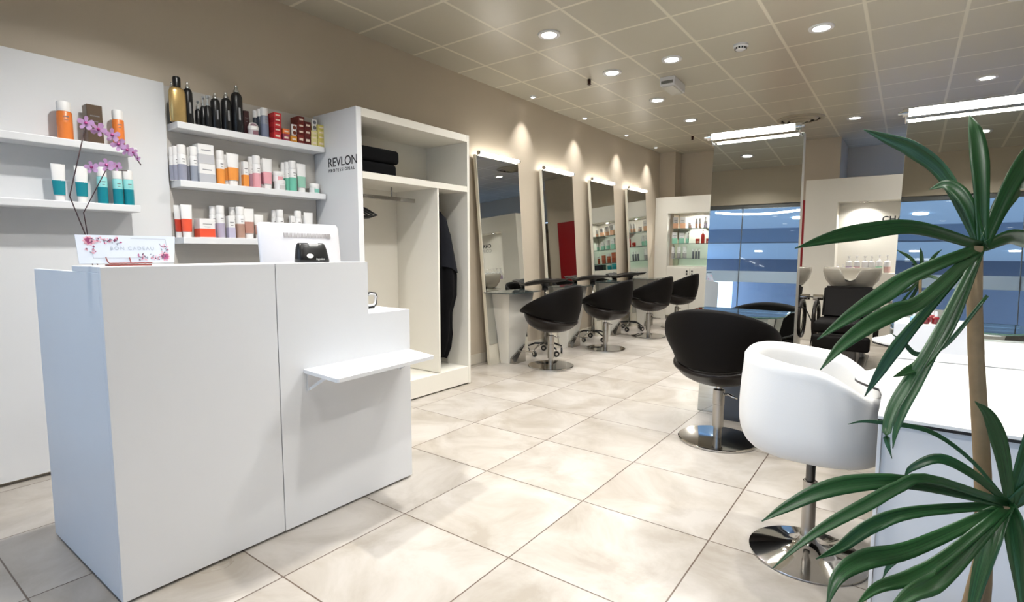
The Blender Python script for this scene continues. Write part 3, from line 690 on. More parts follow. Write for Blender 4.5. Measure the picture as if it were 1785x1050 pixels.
# gift card stand
t = thing('gift_card_stand', 'white card reading BON CADEAU with pink flowers on a small rose-gold easel', 'card', (-2.16, .735, 1.159))
cm = axes((0, 0, .010), (0, 1, 0), (-.28, 0, 1))
b = newbm(); poly = [(-.175, 0), (.105, 0), (.122, .098), (-.175, .098)]
a = [b.verts.new(cm @ Vector((x, y, 0))) for x, y in poly]; c = [b.verts.new(cm @ Vector((x, y, -.002))) for x, y in poly]
b.faces.new(a); b.faces.new(c[::-1])
for i in range(4): b.faces.new((a[i], a[(i+1) % 4], c[(i+1) % 4], c[i]))
card = obj('card', b, mat('glossy_card', (222, 230, 244), rough=.25, noise=.005), t)
b = newbm()
def frame_line(x0, y0_, x1, y1_, w=.0007):
    vs = [cm @ Vector(p) for p in ((x0-w, y0_-w, .0004), (x1+w, y0_-w, .0004), (x1+w, y1_+w, .0004), (x0-w, y1_+w, .0004))]
    b.faces.new([b.verts.new(v) for v in vs])
frame_line(-.02, .087, .088, .087); frame_line(.088, .03, .088, .087); frame_line(-.135, .018, .0, .018); frame_line(-.135, .018, -.135, .05)
obj('border_line', b, mat('pale_grey_ink', (176, 184, 196), rough=.6, noise=.01), card)
text_mesh('lettering', 'BON CADEAU', .0175, mat('silver_ink', (176, 188, 204), rough=.5, noise=.01), card, cm @ Matrix.Translation((-.085, .046, .0003)), ext=.0001, space=1.25)
rr = random.Random(3)
inks = [mat('rose_ink', (168, 74, 122), rough=.6, noise=.2, nscale=200), mat('blush_ink', (232, 178, 194), rough=.6, noise=.1, nscale=200), mat('plum_leaf_ink', (104, 72, 100), rough=.6, noise=.1), mat('grey_leaf_ink', (150, 158, 172), rough=.6, noise=.1)]
def petal(cx, cy, a, l, w, mi, z=.0006):
    vs = [b.verts.new(cm @ Vector((cx+l*u*math.cos(a)-w*v*math.sin(a), cy+l*u*math.sin(a)+w*v*math.cos(a), z))) for u, v in ((0, 0), (.3, .5), (.7, .45), (1, 0), (.7, -.45), (.3, -.5))]
    b.faces.new(vs).material_index = mi
for (fx, fy, s) in ((-.140, .078, 1), (.078, .022, -1)):
    b = newbm()
    for k in range(10): petal(fx, fy, k*.628, .018, .010, 1, .0005)
    for k in range(7): petal(fx, fy, k*.9, .013, .009, 0, .0007)
    for k in range(60):
        u = rr.random()**.8; along = rr.random() < .62
        x = fx+s*(u*.085 if along else rr.uniform(-.012, .012)); y = fy+s*(rr.uniform(-.008, .013) if along else -u*.045)
        if .002 < y < .095: petal(x, y, rr.uniform(0, 6.3), rr.uniform(.005, .011), rr.uniform(.003, .006), rr.choice([1, 1, 2, 3, 0]), .0009)
    obj('flower_print', b, inks, card)
b = newbm(); ez = cm @ Vector((-.10, -.004, .006)); e2 = cm @ Vector((.035, -.004, .006))
tube(b, [cm @ Vector((-.102, .020, .004)), cm @ Vector((-.100, .004, .008)), cm @ Vector((-.096, -.003, .009)), cm @ Vector((.03, -.003, .009)), cm @ Vector((.036, .004, .008)), cm @ Vector((-.03, .018, .004))][:4], .0018, seg=8)
tube(b, [cm @ Vector((-.034, -.003, .009)), cm @ Vector((-.034, .018, .004))], .0018, seg=8); box(b, -.03, .012, -.098, .03, 0, .006, bev=.002)
obj('easel', b, mat('rose_gold', (150, 84, 78), rough=.3, metal=.6, noise=.05), t, smooth=True, angle=.7)
# small looped object on the low step
t = thing('looped_holder', 'black and white looped holder on the low counter step', 'holder', (-2.275, 1.835, .908), rz=.2)
loop = [(0, -.05, .0075), (0, .002, .0075), (0, .018, .02), (0, .026, .062), (0, .016, .078), (0, -.03, .084), (0, -.05, .08)]
b = newbm(); tube(b, loop, .0065, seg=8); obj('outer_loop', b, BLKPL, t, smooth=True)
b = newbm(); tube(b, [(.003, y*.75-.004, z*.78+.012) for x, y, z in loop], .006, seg=8); obj('inner_loop', b, WPLAS, t, smooth=True)
# orchid
t = thing('potted_orchid', 'pink orchid arching over the left end of the counter', 'orchid', (-2.60, .80, .745))
b = newbm(); lathe(b, [(.030, 0), (.038, .002), (.046, .085), (.041, .085), (.038, .07), (.002, .068)], seg=28); obj('pot', b, mat('white_pot', (225, 222, 218), rough=.3, noise=.01), t, smooth=True, angle=.8)
def world(p): return Vector(p)-Vector((-2.60, .80, .745))
st = [(-2.60, .80, .82), (-2.62, .74, 1.15), (-2.60, .66, 1.42)] + [tuple(atX(px, py, -2.55)) for px, py in ((150, 215), (195, 236), (215, 250), (232, 268), (246, 288))]
STEM = mat('orchid_stem', (78, 58, 60), rough=.5, noise=.1)
b = newbm(); tube(b, [world(p) for p in st], .0022, seg=8); obj('stem', b, STEM, t, smooth=True)
st2 = [(-2.60, .80, .82), (-2.61, .72, 1.15), (-2.60, .70, 1.36)] + [tuple(atX(px, py, -2.55)) for px, py in ((185, 296), (205, 297), (222, 298))]
b = newbm(); tube(b, [world(p) for p in st2], .002, seg=8); obj('stem', b, STEM, t, smooth=True)
PETAL = mat('orchid_petal', (214, 168, 212), rough=.5, noise=.12, nscale=60); PCORE = mat('orchid_core', (150, 40, 110), rough=.5, noise=.1)
def flower(p, s, a0, tilt):
    M = Matrix.Translation(world(p)) @ Matrix.Rotation(tilt, 4, 'Z') @ Matrix.Rotation(a0, 4, 'X')
    b = newbm()
    for k in range(5):
        a = 2*PI*k/5; w = .5 if k % 2 else .72
        vs = [(0, 0), (.4, .42*w), (.8, .5*w), (1.0, .2*w), (1.0, -.2*w), (.8, -.5*w), (.4, -.42*w)]
        up = [b.verts.new(M @ Vector((.25*s*u*u*.6, s*(u*math.cos(a)-v*math.sin(a)), s*(u*math.sin(a)+v*math.cos(a))))) for u, v in vs]
        dn = [b.verts.new(M @ Vector((.25*s*u*u*.6-.0006, s*(u*math.cos(a)-v*math.sin(a)), s*(u*math.sin(a)+v*math.cos(a))))) for u, v in vs]
        b.faces.new(up); b.faces.new(dn[::-1])
        for i in range(7): b.faces.new((up[i], up[(i+1) % 7], dn[(i+1) % 7], dn[i]))
    f = obj('blossom', b, PETAL, t)
    b = newbm(); lathe(b, [(.001, 0), (.16*s, .05*s), (.22*s, .2*s), (.05*s, .34*s)], seg=10, M=M @ Matrix.Rotation(PI/2, 4, 'Y')); obj('blossom_core', b, PCORE, f, smooth=True)
for px, py, s, a in ((150, 215, .030, .2), (172, 226, .030, 1.1), (196, 236, .030, .3), (207, 252, .030, .8), (222, 262, .026, .2), (232, 266, .020, .6), (240, 276, .012, .3), (160, 292, .026, .5), (186, 288, .028, .5), (204, 290, .02, .9)):
    flower(atX(px, py, -2.54), s*.9, a, -.5)
b = newbm()
for a, l in ((.3, .17), (2.2, .15), (3.6, .18), (5.2, .14)):
    R = []
    for j in range(7):
        u = j/6; w = .028*math.sin(PI*min(1, u*.92+.08))**.7; r = l*u; z = .07+.06*u-.10*u*u
        c = Vector((r*math.cos(a), r*math.sin(a), z)); n_ = Vector((-math.sin(a), math.cos(a), 0))
        R.append([b.verts.new(c+n_*w), b.verts.new(c-Vector((0, 0, .006))), b.verts.new(c-n_*w)])
    for A, B in zip(R, R[1:]):
        for i in range(2): b.faces.new((A[i], A[i+1], B[i+1], B[i]))
o = obj('leaves', b, mat('orchid_leaf', (42, 92, 44), rough=.35, noise=.1), t, smooth=True); o.modifiers.new('thickness', 'SOLIDIFY').thickness = .0015

# ---------------------------------------------------------------- left mirror stations
def station(k, label):
    t = thing('mirror_station', label, 'mirror', (XL, 4.27+1.225*k, 0), group='leaning mirrors along the left wall')
    # leaning trapezoid: bottom stands out from the wall
    def P(u, v, o=0):      # u across, v up; o outwards
        y = (.10+.72*u)*(1-v) + (.0+.745*u)*v; x = .18*(1-v)+.078*v; return (x+o, y, 2.205*v)
    b = newbm(); hexa(b, [P(0, 0, -.035), P(1, 0, -.035), P(1, 1, -.035), P(0, 1, -.035)], [P(0, 0), P(1, 0), P(1, 1), P(0, 1)]); fr = obj('frame', b, ALU if 0 else mat('cream_frame', (214, 208, 192), rough=.4, noise=.02), t)
    b = newbm(); e = .012; hexa(b, [P(e, .10, .0005), P(1-e, .10, .0005), P(1-e, .995, .0005), P(e, .995, .0005)], [P(e, .10, .004), P(1-e, .10, .004), P(1-e, .995, .004), P(e, .995, .004)]); obj('mirror_glass', b, MIRROR, t)
    # lamp
    b = newbm(); tube(b, [(.105, .03, 2.222), (.105, .705, 2.222)], .017, seg=14); obj('lamp_tube', b, TUBE, t, smooth=True, angle=.8)
    for y in (.008, .708): b = newbm(); tube(b, [(.105, y, 2.222), (.105, y+.022, 2.222)], .0195, seg=14); tube(b, [(.105, y+.011, 2.215), (.075, y+.011, 2.19)], .005, seg=8); obj('lamp_holder', b, CHROME, t, smooth=True, angle=.8)
    # glass shelf
    b = newbm(); prism(b, [(.135, .05), (.45, .07), (.49, .12), (.49, .60), (.45, .66), (.135, .68)], .775, .785); g = obj('glass_shelf', b, mat('dark_glass_top', (62, 70, 70), rough=.06, noise=.02, coat=.5), t)
    # tapered body
    b = newbm(); hexa(b, [(.19, .27, .0), (.29, .28, .0), (.31, .50, .0), (.19, .50, .0)][::1], [(.145, .17, .774), (.36, .20, .774), (.40, .60, .774), (.145, .60, .774)]); obj('cabinet_body', b, WHITE2, t)
    b = newbm(); hexa(b, [(.24, .30, .0), (.36, .30, .0), (.36, .505, .0), (.24, .505, .0)], [(.24, .30, .06), (.32, .30, .06), (.35, .505, .19), (.24, .505, .19)]); obj('toe_plate', b, STEEL, t)
    b = newbm(); box(b, .30, .52, .40, .43, .125, .135, bev=.002); obj('footrest', b, CHROME, t)
    return t
for k, l in enumerate(('leaning mirror station with tube light nearest the wardrobe', 'second leaning mirror station from the wardrobe, reflecting a red panel', 'third leaning mirror station, reflecting lit product shelves', 'farthest leaning mirror station by the back wall')):
    station(k, l)

# rolling trolleys with a black moulded top
def trolley(loc, rz, label):
    t = thing('rolling_trolley', label, 'trolley', loc, rz, 'rolling trolleys between the mirrors')
    b = newbm(); n = 28; top = []; bot = []
    for i in range(n):
        a = 2*PI*i/n; x = .275*math.cos(a); y = .125*math.sin(a)*(1+.25*abs(math.cos(a)))
        if x > .1: y *= .8
        z = .905 - .40*x*x*(2.2 if x < 0 else .2) - .02*abs(y)/.13
        top.append(b.verts.new((x, y, z))); bot.append(b.verts.new((x*.86, y*.8, z-.028)))
    ct = b.verts.new((0, 0, .900)); c2 = [b.verts.new((v.co.x*.8, v.co.y*.75, v.co.z-.008)) for v in top]
    for i in range(n):
        j = (i+1) % n
        b.faces.new((top[i], top[j], c2[j], c2[i])); b.faces.new((c2[i], c2[j], ct)); b.faces.new((top[j], top[i], bot[i], bot[j]))
    b.faces.new(bot[::-1]); obj('moulded_tray', b, BLKPL, t, smooth=True, angle=1.2)
    b = newbm(); lathe(b, [(.035, .80), (.06, .85), (.075, .88)], seg=18); lathe(b, [(.04, .76), (.035, .80)], seg=18); obj('tray_neck', b, BLKPL, t, smooth=True)
    b = newbm(); tube(b, [(0, 0, .12), (0, 0, .80)], .0125, seg=14); obj('column', b, STEEL, t, smooth=True)
    for q in range(5):
        a = 2*PI*q/5+.3; b = newbm(); d = Vector((math.cos(a), math.sin(a), 0)); tube(b, [d*.02+Vector((0, 0, .13)), d*.12+Vector((0, 0, .125)), d*.215+Vector((0, 0, .085))], [.014, .012, .009], seg=8); l = obj('leg', b, CHROME if q % 2 else BLKPL, t, smooth=True)
        b = newbm(); c = d*.215; M = Matrix.Translation((c.x, c.y, .034)) @ Matrix.Rotation(a+1.2, 4, 'Z') @ Matrix.Rotation(PI/2, 4, 'X')
        lathe(b, [(.022, -.011), (.034, -.010), (.034, .010), (.022, .011)], seg=18, M=M); obj('caster', b, BLKPL, l, smooth=True, angle=.7)
        b = newbm(); lathe(b, [(.016, -.0125), (.016, .0125)], seg=14, M=M); tube(b, [(c.x, c.y, .05), (c.x, c.y, .09)], .006, seg=8); obj('hub', b, CHROME, l, smooth=True, angle=.7)
    return t
tr = trolley((-3.40, 5.25, 0), .64, 'black topped rolling trolley beside the nearest mirror station')
for k, (x, y, l) in enumerate(((-3.42, 6.47, 'black topped rolling trolley, second from the wardrobe'), (-3.42, 7.69, 'black topped rolling trolley, farthest one'))):
    dup(tr, (x, y, 0), .6+.3*k, l)

# ---------------------------------------------------------------- styling chairs
def egg_chair(loc, rz, label, group):
    """faces local -y; back at +y"""
    t = thing('styling_chair', label, 'chair', loc, rz, group)
    Wd, Dp, zf, zb, z0 = .340, .320, .555, .865, .365
    N = 64
    def cl(v): return max(0., min(1., v))
    def rim(th):   # th=0 back (+y)
        c = math.cos(th); return Wd*math.sin(th), Dp*c, zf+(zb-zf)*((1+c)/2)**.92
    def ze(th):     # lower edge of the back shell
        c = math.cos(th); return min(.495+.055*(1-c), rim(th)[2]-.012)
    def fac(th, u):
        c = math.cos(th); return 1+.05*math.sin(PI*min(1, u*1.2))-.20*u**1.7, (1+.02*math.sin(PI*u)-.10*u*u if c > 0 else 1-.10*u*u)
    def S(th, u, off=0.):     # on the shell, u from rim to lower edge
        x, y, z = rim(th); fx, fy = fac(th, u); x *= fx; y *= fy; L = math.hypot(x, y) or 1
        return Vector((x+x/L*off, y+y/L*off, z+(ze(th)-z)*u))
    def Bw(th, v):            # bowl, v from its lip to the bottom
        p = S(th, 1); f = math.cos(v*PI/2)**.72 if v < 1 else 0; c = math.cos(th)
        back = cl((c-.55)/.4)
        f *= 1-.06*back
        zt = ze(th)-.012
        return Vector((p.x*f, p.y*f+.01*(1-f), zt+(z0-zt)*(1-(1-v)**1.5 if v < 1 else 1)))
    def tube_rows(b, rows, close=True):
        R = [[b.verts.new(p) for p in r] for r in rows]
        for A, B in zip(R, R[1:]):
            for i in range(N): b.faces.new((A[i], A[(i+1) % N], B[(i+1) % N], B[i]))
        return R
    TH = [2*PI*i/N for i in range(N)]
    rows = [[S(th, u, o) for th in TH] for u, o in ((1.0, -.02), (.8, -.026), (.5, -.028), (.25, -.028), (.08, -.026))]
    rows.append([S(th, 0, -.017)+Vector((0, 0, .006)) for th in TH])
    rows.append([S(th, 0, -.005)+Vector((0, 0, .005)) for th in TH])
    rows += [[S(th, u, .0) for th in TH] for u in (.04, .14, .28, .42, .56, .7, .84, .96)]
    rows.append([S(th, 1, -.003) for th in TH]); rows.append([S(th, 1, -.02) for th in TH])
    b = newbm(); tube_rows(b, rows); obj('back_shell', b, BLACK, t, smooth=True)
    # lower bowl; its rounded lip shows as a crescent under the shell along the sides and back
    def lipw(th): c = math.cos(th); return cl((c+.75)/.8)
    rows = []
    for dv, of, dz in ((0, -.035, .02), (0, -.012, .006), (.0, .004, -.001), (.02, .011, -.007), (.06, .013, -.010), (.14, .008, -.005)):
        r = []
        for th in TH:
            p = Bw(th, dv); L = math.hypot(p.x, p.y) or 1; w = lipw(th); o_ = of*w if of > 0 else of
            r.append(Vector((p.x+p.x/L*o_, p.y+p.y/L*o_, p.z+dz*w)))
        rows.append(r)
    for v in (.26, .38, .5, .62, .74, .84, .92, .98): rows.append([Bw(th, v) for th in TH])
    b = newbm(); R = tube_rows(b, rows); b.faces.new(R[-1]); obj('seat_bowl', b, BROWNB, t, smooth=True)
    # seat cushion
    b = newbm(); rows = []
    for s_, z in ((.80, .50), (.84, .525), (.78, .545), (.5, .552), (.05, .548)): rows.append([Vector((Wd*.9*s_*math.sin(th), Dp*.9*s_*math.cos(th), z)) for th in TH])
    R = tube_rows(b, rows); b.faces.new(R[0]); b.faces.new(R[-1]); obj('seat_cushion', b, BLACK, t, smooth=True)
    # column and base
    b = newbm(); lathe(b, [(.016, .20), (.016, .385)], seg=18); lathe(b, [(.05, .375), (.055, .39)], seg=20); obj('piston', b, CHROME, t, smooth=True, angle=.7)
    b = newbm(); lathe(b, [(.034, .09), (.034, .235), (.036, .237), (.036, .33), (.030, .335)], seg=24); lathe(b, [(.026, .016), (.026, .09)], seg=24); obj('column', b, STEEL, t, smooth=True, angle=.7)
    b = newbm(); lathe(b, [(.235, 0), (.243, .003), (.243, .012), (.236, .016), (.05, .018), (.001, .019)], seg=64); obj('base_plate', b, CHROME, t, smooth=True, angle=.5)
    b = newbm(); tube(b, [(-.03, 0, .30), (-.06, .01, .31), (-.09, .02, .30), (-.12, .025, .295)], [.008, .008, .010, .007], seg=10); obj('lever', b, CHROME, t, smooth=True)
    return t
gch = 'black egg-shaped styling chairs facing the wall mirrors'
ch = egg_chair((-.925, 3.48, 0), PI, 'large black egg-shaped styling chair seen from behind, at the middle mirror', 'black egg-shaped styling chairs')
for (x, y, r, l) in ((-2.98, 4.72, -PI/2+.0, 'black egg-shaped styling chair nearest the wardrobe, facing the wall mirror'),
                     (-2.975, 5.985, -PI/2, 'second black styling chair from the wardrobe in the wall row'),
                     (-2.93, 7.24, -PI/2, 'third black styling chair from the wardrobe in the wall row'),
                     (-2.93, 8.40, -PI/2, 'farthest black styling chair, in front of the back cabinet')):
    dup(ch, (x, y, 0), r, l)

# ---------------------------------------------------------------- middle mirror stands
def stand(x, label):
    t = thing('mirror_stand', label, 'mirror', (x, 4.06, 0), group='free-standing double mirror stands')
    lean = .107
    def P(u, v, o): # origin at left bottom
        xx = (.0+.634*u)*(1-v)+(.028+.594*u)*v; return (xx, lean*v+o, 2.02*v)
    b = newbm(); hexa(b, [P(0, 0, .004), P(1, 0, .004), P(1, 1, .004), P(0, 1, .004)], [P(0, 0, .075), P(1, 0, .075), P(1, 1, -.095+.075), P(0, 1, -.02)]) if 0 else hexa(b, [P(0, 0, .004), P(1, 0, .004), P(1, 0, .13), P(0, 0, .13)], [P(0, 1, .004), P(1, 1, .004), P(1, 1, .085), P(0, 1, .085)]); obj('frame', b, ALU, t)
    b = newbm(); hexa(b, [P(.002, .002, -.002), P(.998, .002, -.002), P(.998, .002, .003), P(.002, .002, .003)], [P(.002, .998, -.002), P(.998, .998, -.002), P(.998, .998, .003), P(.002, .998, .003)]); obj('mirror_glass', b, MIRROR, t)
    b = newbm(); tube(b, [(.03, .03, 2.045), (.575, .03, 2.045)], .023, seg=16); obj('lamp_tube', b, TUBE, t, smooth=True, angle=.8)
    for xx, e0, e1 in ((.003, -.02, .004), (.583, .61, .635)): b = newbm(); tube(b, [(xx, .03, 2.045), (xx+.03, .03, 2.045)], .0245, seg=16); tube(b, [(e0, .03, 2.045), (e1, .03, 2.045)], .011, seg=12); tube(b, [(xx+.017, .03, 2.04), (xx+.017, .11, 2.0)], .006, seg=8); obj('lamp_holder', b, CHROME, t, smooth=True, angle=.8)
    b = newbm(); prism(b, [(.03, .025), (.0, -.03), (.03, -.42), (.50, -.44), (.59, -.38), (.62, -.30), (.605, .025)], .785, .795)
    obj('glass_shelf', b, [GLASS], t)
    b = newbm(); pts = [(.03, .025), (.0, -.03), (.03, -.42), (.50, -.44), (.59, -.38), (.62, -.30), (.605, .025)]; tube(b, [(a, c, .79) for a, c in pts], .0052, seg=6); obj('glass_edge', b, GEDGE, t)
    b = newbm(); box(b, .08, .48, -.41, -.40, .775, .784); obj('light_strip', b, PW, t)
    b = newbm(); hexa(b, [(.20, -.09, .26), (.44, -.09, .26), (.44, -.002, .26), (.20, -.002, .26)], [(.14, -.26, .784), (.52, -.26, .784), (.52, .02, .784), (.14, .02, .784)]); obj('cabinet_body', b, WHITE2, t)
    b = newbm(); hexa(b, [(.16, -.13, 0), (.52, -.13, 0), (.52, -.002, 0), (.16, -.002, 0)], [(.16, -.10, .26), (.50, -.10, .26), (.50, -.002, .26), (.16, -.002, .26)]); obj('plinth', b, DSTEEL, t)
    return t
stand(-1.234, 'free-standing mirror with a bright tube light behind the big black chair')
stand(-.075, 'free-standing mirror at the right, half hidden by the plant leaves')

# ---------------------------------------------------------------- back left display cabinet
yb = 9.35
t = thing('display_cabinet', 'white back-wall display cabinet with lit glass shelves and two doors', 'cabinet', (-3.41, yb, 0))
ox = -3.41
def bb(name, x0, x1, a, c, z0, z1, m=WHITE2, bev=.0, par=None):
    b = newbm(); box(b, x0-ox, x1-ox, a-yb, c-yb, z0, z1, bev=bev, seg=1); return obj(name, b, m, par or t)
xa, xb2 = -3.47, -2.12
bb('left_panel', -3.698, xa, yb, 9.49, .0, 2.172)
bb('right_panel', xb2, -2.02, yb, YB-.01, .0, 2.172)
bb('top_panel', xa, xb2, yb, YB-.01, 1.885, 2.172)
bb('back_panel', xa+.07, xb2, YB-.035, YB-.01, .96, 1.885)
bb('niche_side', xa, -3.405, yb+.01, YB-.036, .96, 1.885) if 0 else None
bb('base_cabinet', xa, xb2, yb+.022, YB-.01, .06, .96)
for i, (x0, x1, kx) in enumerate(((xa+.003, -3.058, -3.10), (-3.052, -2.583, -3.01), (-2.577, xb2-.003, -2.53))):
    d = bb('door', x0, x1, yb, yb+.02, .08, .93, bev=.002)
    b = newbm(); lathe(b, [(.012, 0), (.014, .012)], seg=14, M=Matrix.Translation((kx-ox, 0, .87)) @ Matrix.Rotation(PI/2, 4, 'X')); lathe(b, [(.012, 0), (.014, .012)], seg=14, M=Matrix.Translation((kx-ox, 0, .82)) @ Matrix.Rotation(PI/2, 4, 'X')); obj('knob', b, BLKPL, d)
for z in (1.62, 1.355, 1.09):
    bb('glass_shelf', xa+.065, xb2, yb+.06, YB-.04, z-.008, z, GLASS); bb('glass_edge', xa+.065, xb2, yb+.055, yb+.06, z-.008, z, GEDGE)
bb('niche_lamp', -3.08, -3.02, yb+.15, yb+.21, 1.877, 1.884, CHROME)
a = area('niche_bulb', (-3.05-ox, .20, 1.87), .04, 8, (1, .97, .9)); a.parent = t
a = area('niche_bulb', (-2.45-ox, .20, 1.87), .04, 8, (1, .97, .9)); a.parent = t
GC = 'products in the lit back niche'
def nrow(zb_, items, Y):
    for kind, name, cx, w, h, cols, label in items:
        p = atY(cx, 420, Y); s = w*(abs(p.y)*math.cos(YAW)+abs(p.x)*math.sin(YAW))/FPX*1.0
        prod(kind, name, label, p.y, p.x, zb_+.001, s*.85, h, cols, GC, rz=-PI/2+.35, dep=s*.7 if kind == 'box' else None)
PE = (236, 186, 150); AG = (150, 206, 180); RE = (170, 40, 30)
nrow(1.62, [('box', 'peach_box', 1177, 10, .20, (Wt, PE), 'first peach and white carton on the top glass shelf'), ('box', 'peach_box', 1189, 11, .20, (Wt, PE), 'second peach and white carton on the top glass shelf'),
            ('jar', 'peach_jar', 1202, 7, .10, (Wt, PE), 'low white jar on the top glass shelf'), ('bottle', 'peach_bottle', 1213, 5, .17, (Wt, PE), 'slim peach bottle, left of two'), ('bottle', 'peach_bottle', 1219, 5, .17, (Wt, PE), 'slim peach bottle, right of two'), ('bottle', 'violet_bottle', 1229, 7, .19, (Wt, LI), 'white and violet bottle beside the middle mirror edge')], 9.52)
nrow(1.355, [('box', 'green_box', 1176, 10, .20, (Wt, AG), 'first green and white carton on the middle glass shelf'), ('box', 'green_box', 1188, 10, .19, (Wt, AG), 'second green and white carton on the middle glass shelf'), ('bottle', 'green_bottle', 1198, 6, .19, (Wt, AG), 'slim white and green bottle'),
             ('jar', 'red_jar', 1216, 8, .08, (RE, (210, 150, 130), RE), 'small red jar beside the red bottle'), ('pump', 'red_bottle', 1225, 7, .235, (RE, RE, RE), 'tall red pump bottle on the middle glass shelf'), ('jar', 'red_jar', 1234, 7, .08, (RE, (210, 150, 130), RE), 'small red jar at the mirror edge')], 9.52)
nrow(1.09, [('bottle', 'grey_bottle', 1174, 7, .21, (Wt, (160, 158, 156)), 'white and grey bottle, first on the lowest glass shelf'), ('bottle', 'grey_bottle', 1184, 7, .21, (Wt, (160, 158, 156)), 'white and grey bottle, second on the lowest glass shelf'), ('bottle', 'grey_bottle', 1194, 8, .21, (Wt, (160, 158, 156)), 'white and grey bottle, third on the lowest glass shelf'),
            ('bottle', 'slate_bottle', 1209, 4, .17, ((110, 112, 118),), 'slim slate bottle, left of three'), ('bottle', 'slate_bottle', 1214, 4, .17, ((110, 112, 118),), 'slim slate bottle, middle of three'), ('bottle', 'slate_bottle', 1219, 4, .17, ((110, 112, 118),), 'slim slate bottle, right of three')], 9.52)
k_ = 0
for z_, cols, n_ in ((1.62, (Wt, PE), 'peach'), (1.355, (Wt, AG), 'pale green'), (1.09, ((180, 96, 60), (150, 70, 40)), 'amber'), (.962, ((30, 160, 165), (20, 130, 140)), 'teal')):
    for j, w_ in enumerate((.075, .075, .06, .05) if z_ > .97 else (.085, .085)):
        prod('box' if j % 2 == 0 else 'bottle', 'niche_carton' if j % 2 == 0 else 'niche_bottle', '%s %s in the back niche, %s from the left, mirrored on the wall' % (n_, 'carton' if j % 2 == 0 else 'bottle', 'first' if j < 2 else 'second'), 9.52, -2.56+.11*j, z_+.001, w_, .11 if z_ < .97 else .20-.02*j, cols, GC, rz=-PI/2, dep=.06)
b = newbm(); box(b, -2.34, -2.16, 9.45, 9.6, .9612, 1.07, bev=.004); tag(obj('black_carton', b, BLKPL), 'flat black carton on the bottom ledge of the back niche', 'box')
# red door panel between the cabinets
b = newbm(); box(b, -2.01, -1.285, 9.60, 9.66, 0, 2.02, bev=.004); o = obj('red_partition', b, RED); tag(o, 'tall red partition behind the middle mirror, mirrored in the second wall mirror', 'partition')

# ---------------------------------------------------------------- right back wall with niche
yr_ = 8.30
b = newbm(); X0, X1, NZ0, NZ1, NX0, NX1 = -1.165, 2.6, .935, 1.862, -.785, .75
box(b, X0, NX0, yr_, 8.62, 0, 2.172); box(b, NX1, X1, yr_, 8.62, 0, 2.172); box(b, NX0, NX1, yr_, 8.62, NZ1, 2.172); box(b, NX0, NX1, yr_, 8.62, 0, NZ0); box(b, NX0, NX1, 8.58, 8.62, NZ0, NZ1)
wr = struct('wall_niche', b, mat('warm_white_paint', (224, 220, 210), rough=.5, noise=.012, nscale=3))
text_mesh('lettering', 'CHARLES', .105, INK, wr, axes((-.30, 8.5785, 1.60), (1, 0, 0), (0, 0, 1)), space=1.05, bold=.002)
text_mesh('lettering', 'COIFFURE', .105, mat('grey_vinyl', (168, 166, 162), rough=.5, noise=.02), wr, axes((-.30, 8.5785, 1.50), (1, 0, 0), (0, 0, 1)), space=.98)
for x, l in ((-.50, 'small downlight in the niche above the middle wash basin'), (.25, 'small downlight in the niche right of the lettering')):
    t = thing('niche_downlight', l, 'ceiling light', (x, 8.42, NZ1), group='niche downlights')
    b = newbm(); lathe(b, [(.028, -.001), (.030, -.008), (.045, -.008), (.048, 0)], seg=24, cap=False); obj('trim_ring', b, CHROME, t, smooth=True)
    b = newbm(); lathe(b, [(.001, -.004), (.028, -.004), (.028, -.003)], seg=24); obj('lens', b, LENS, t)
    a = area('niche_bulb', (0, 0, -.012), .04, 4.5, (1, .97, .92), spread=2.4); a.parent = t
GP = 'bottles on the wash area ledge'
for cx, w, h, cols, lab in ((1460, 6, .10, (Wt, Wt), 'small white pump bottle, first on the niche ledge'), (1469, 6, .10, (Wt, Wt), 'small white pump bottle, second on the niche ledge'),
    (1479, 11, .21, (Wt, (168, 148, 178)), 'white pump bottle with violet base on the niche ledge'), (1493, 11, .21, (Wt, (224, 176, 184)), 'white pump bottle with pink base on the niche ledge'),
    (1507, 11, .21, (Wt, (226, 224, 222)), 'plain white pump bottle between the pink and green ones, left'), (1519, 11, .21, (Wt, (214, 212, 210)), 'plain white pump bottle between the pink and green ones, right'),
    (1532, 11, .22, (Wt, (120, 196, 160)), 'white pump bottle with green base on the niche ledge'), (1546, 11, .22, (Wt, (204, 168, 162)), 'white pump bottle with dusty pink base, last on the ledge')):
    p = atY(cx, 470, 8.40); prod('pump', 'pump_bottle', lab, 8.40, p.x, NZ0+.001, w/137*.92, h*1.05, cols, GP, rz=-PI/2)

# blue lit recess above: a lamp strip behind the niche wall
t = thing('blue_light_strip', 'blue light strip washing the recess above the niche wall', 'light strip', (.9, 10.2, 2.10))
b = newbm(); box(b, -1.6, 1.6, -.03, .03, 0, .03, bev=.004); obj('housing', b, WPLAS, t)
b = newbm(); box(b, -1.58, 1.58, -.02, .02, .031, .036); obj('tube_cover', b, mat('blue_lit_cover', (120, 160, 255), emit=(.35, .55, 1), estr=14, noise=.01), t)
b = newbm(); box(b, -.70, 2.5, 9.3, 10.9, 1.98, 2.09); struct('trim_4', b, WALL)

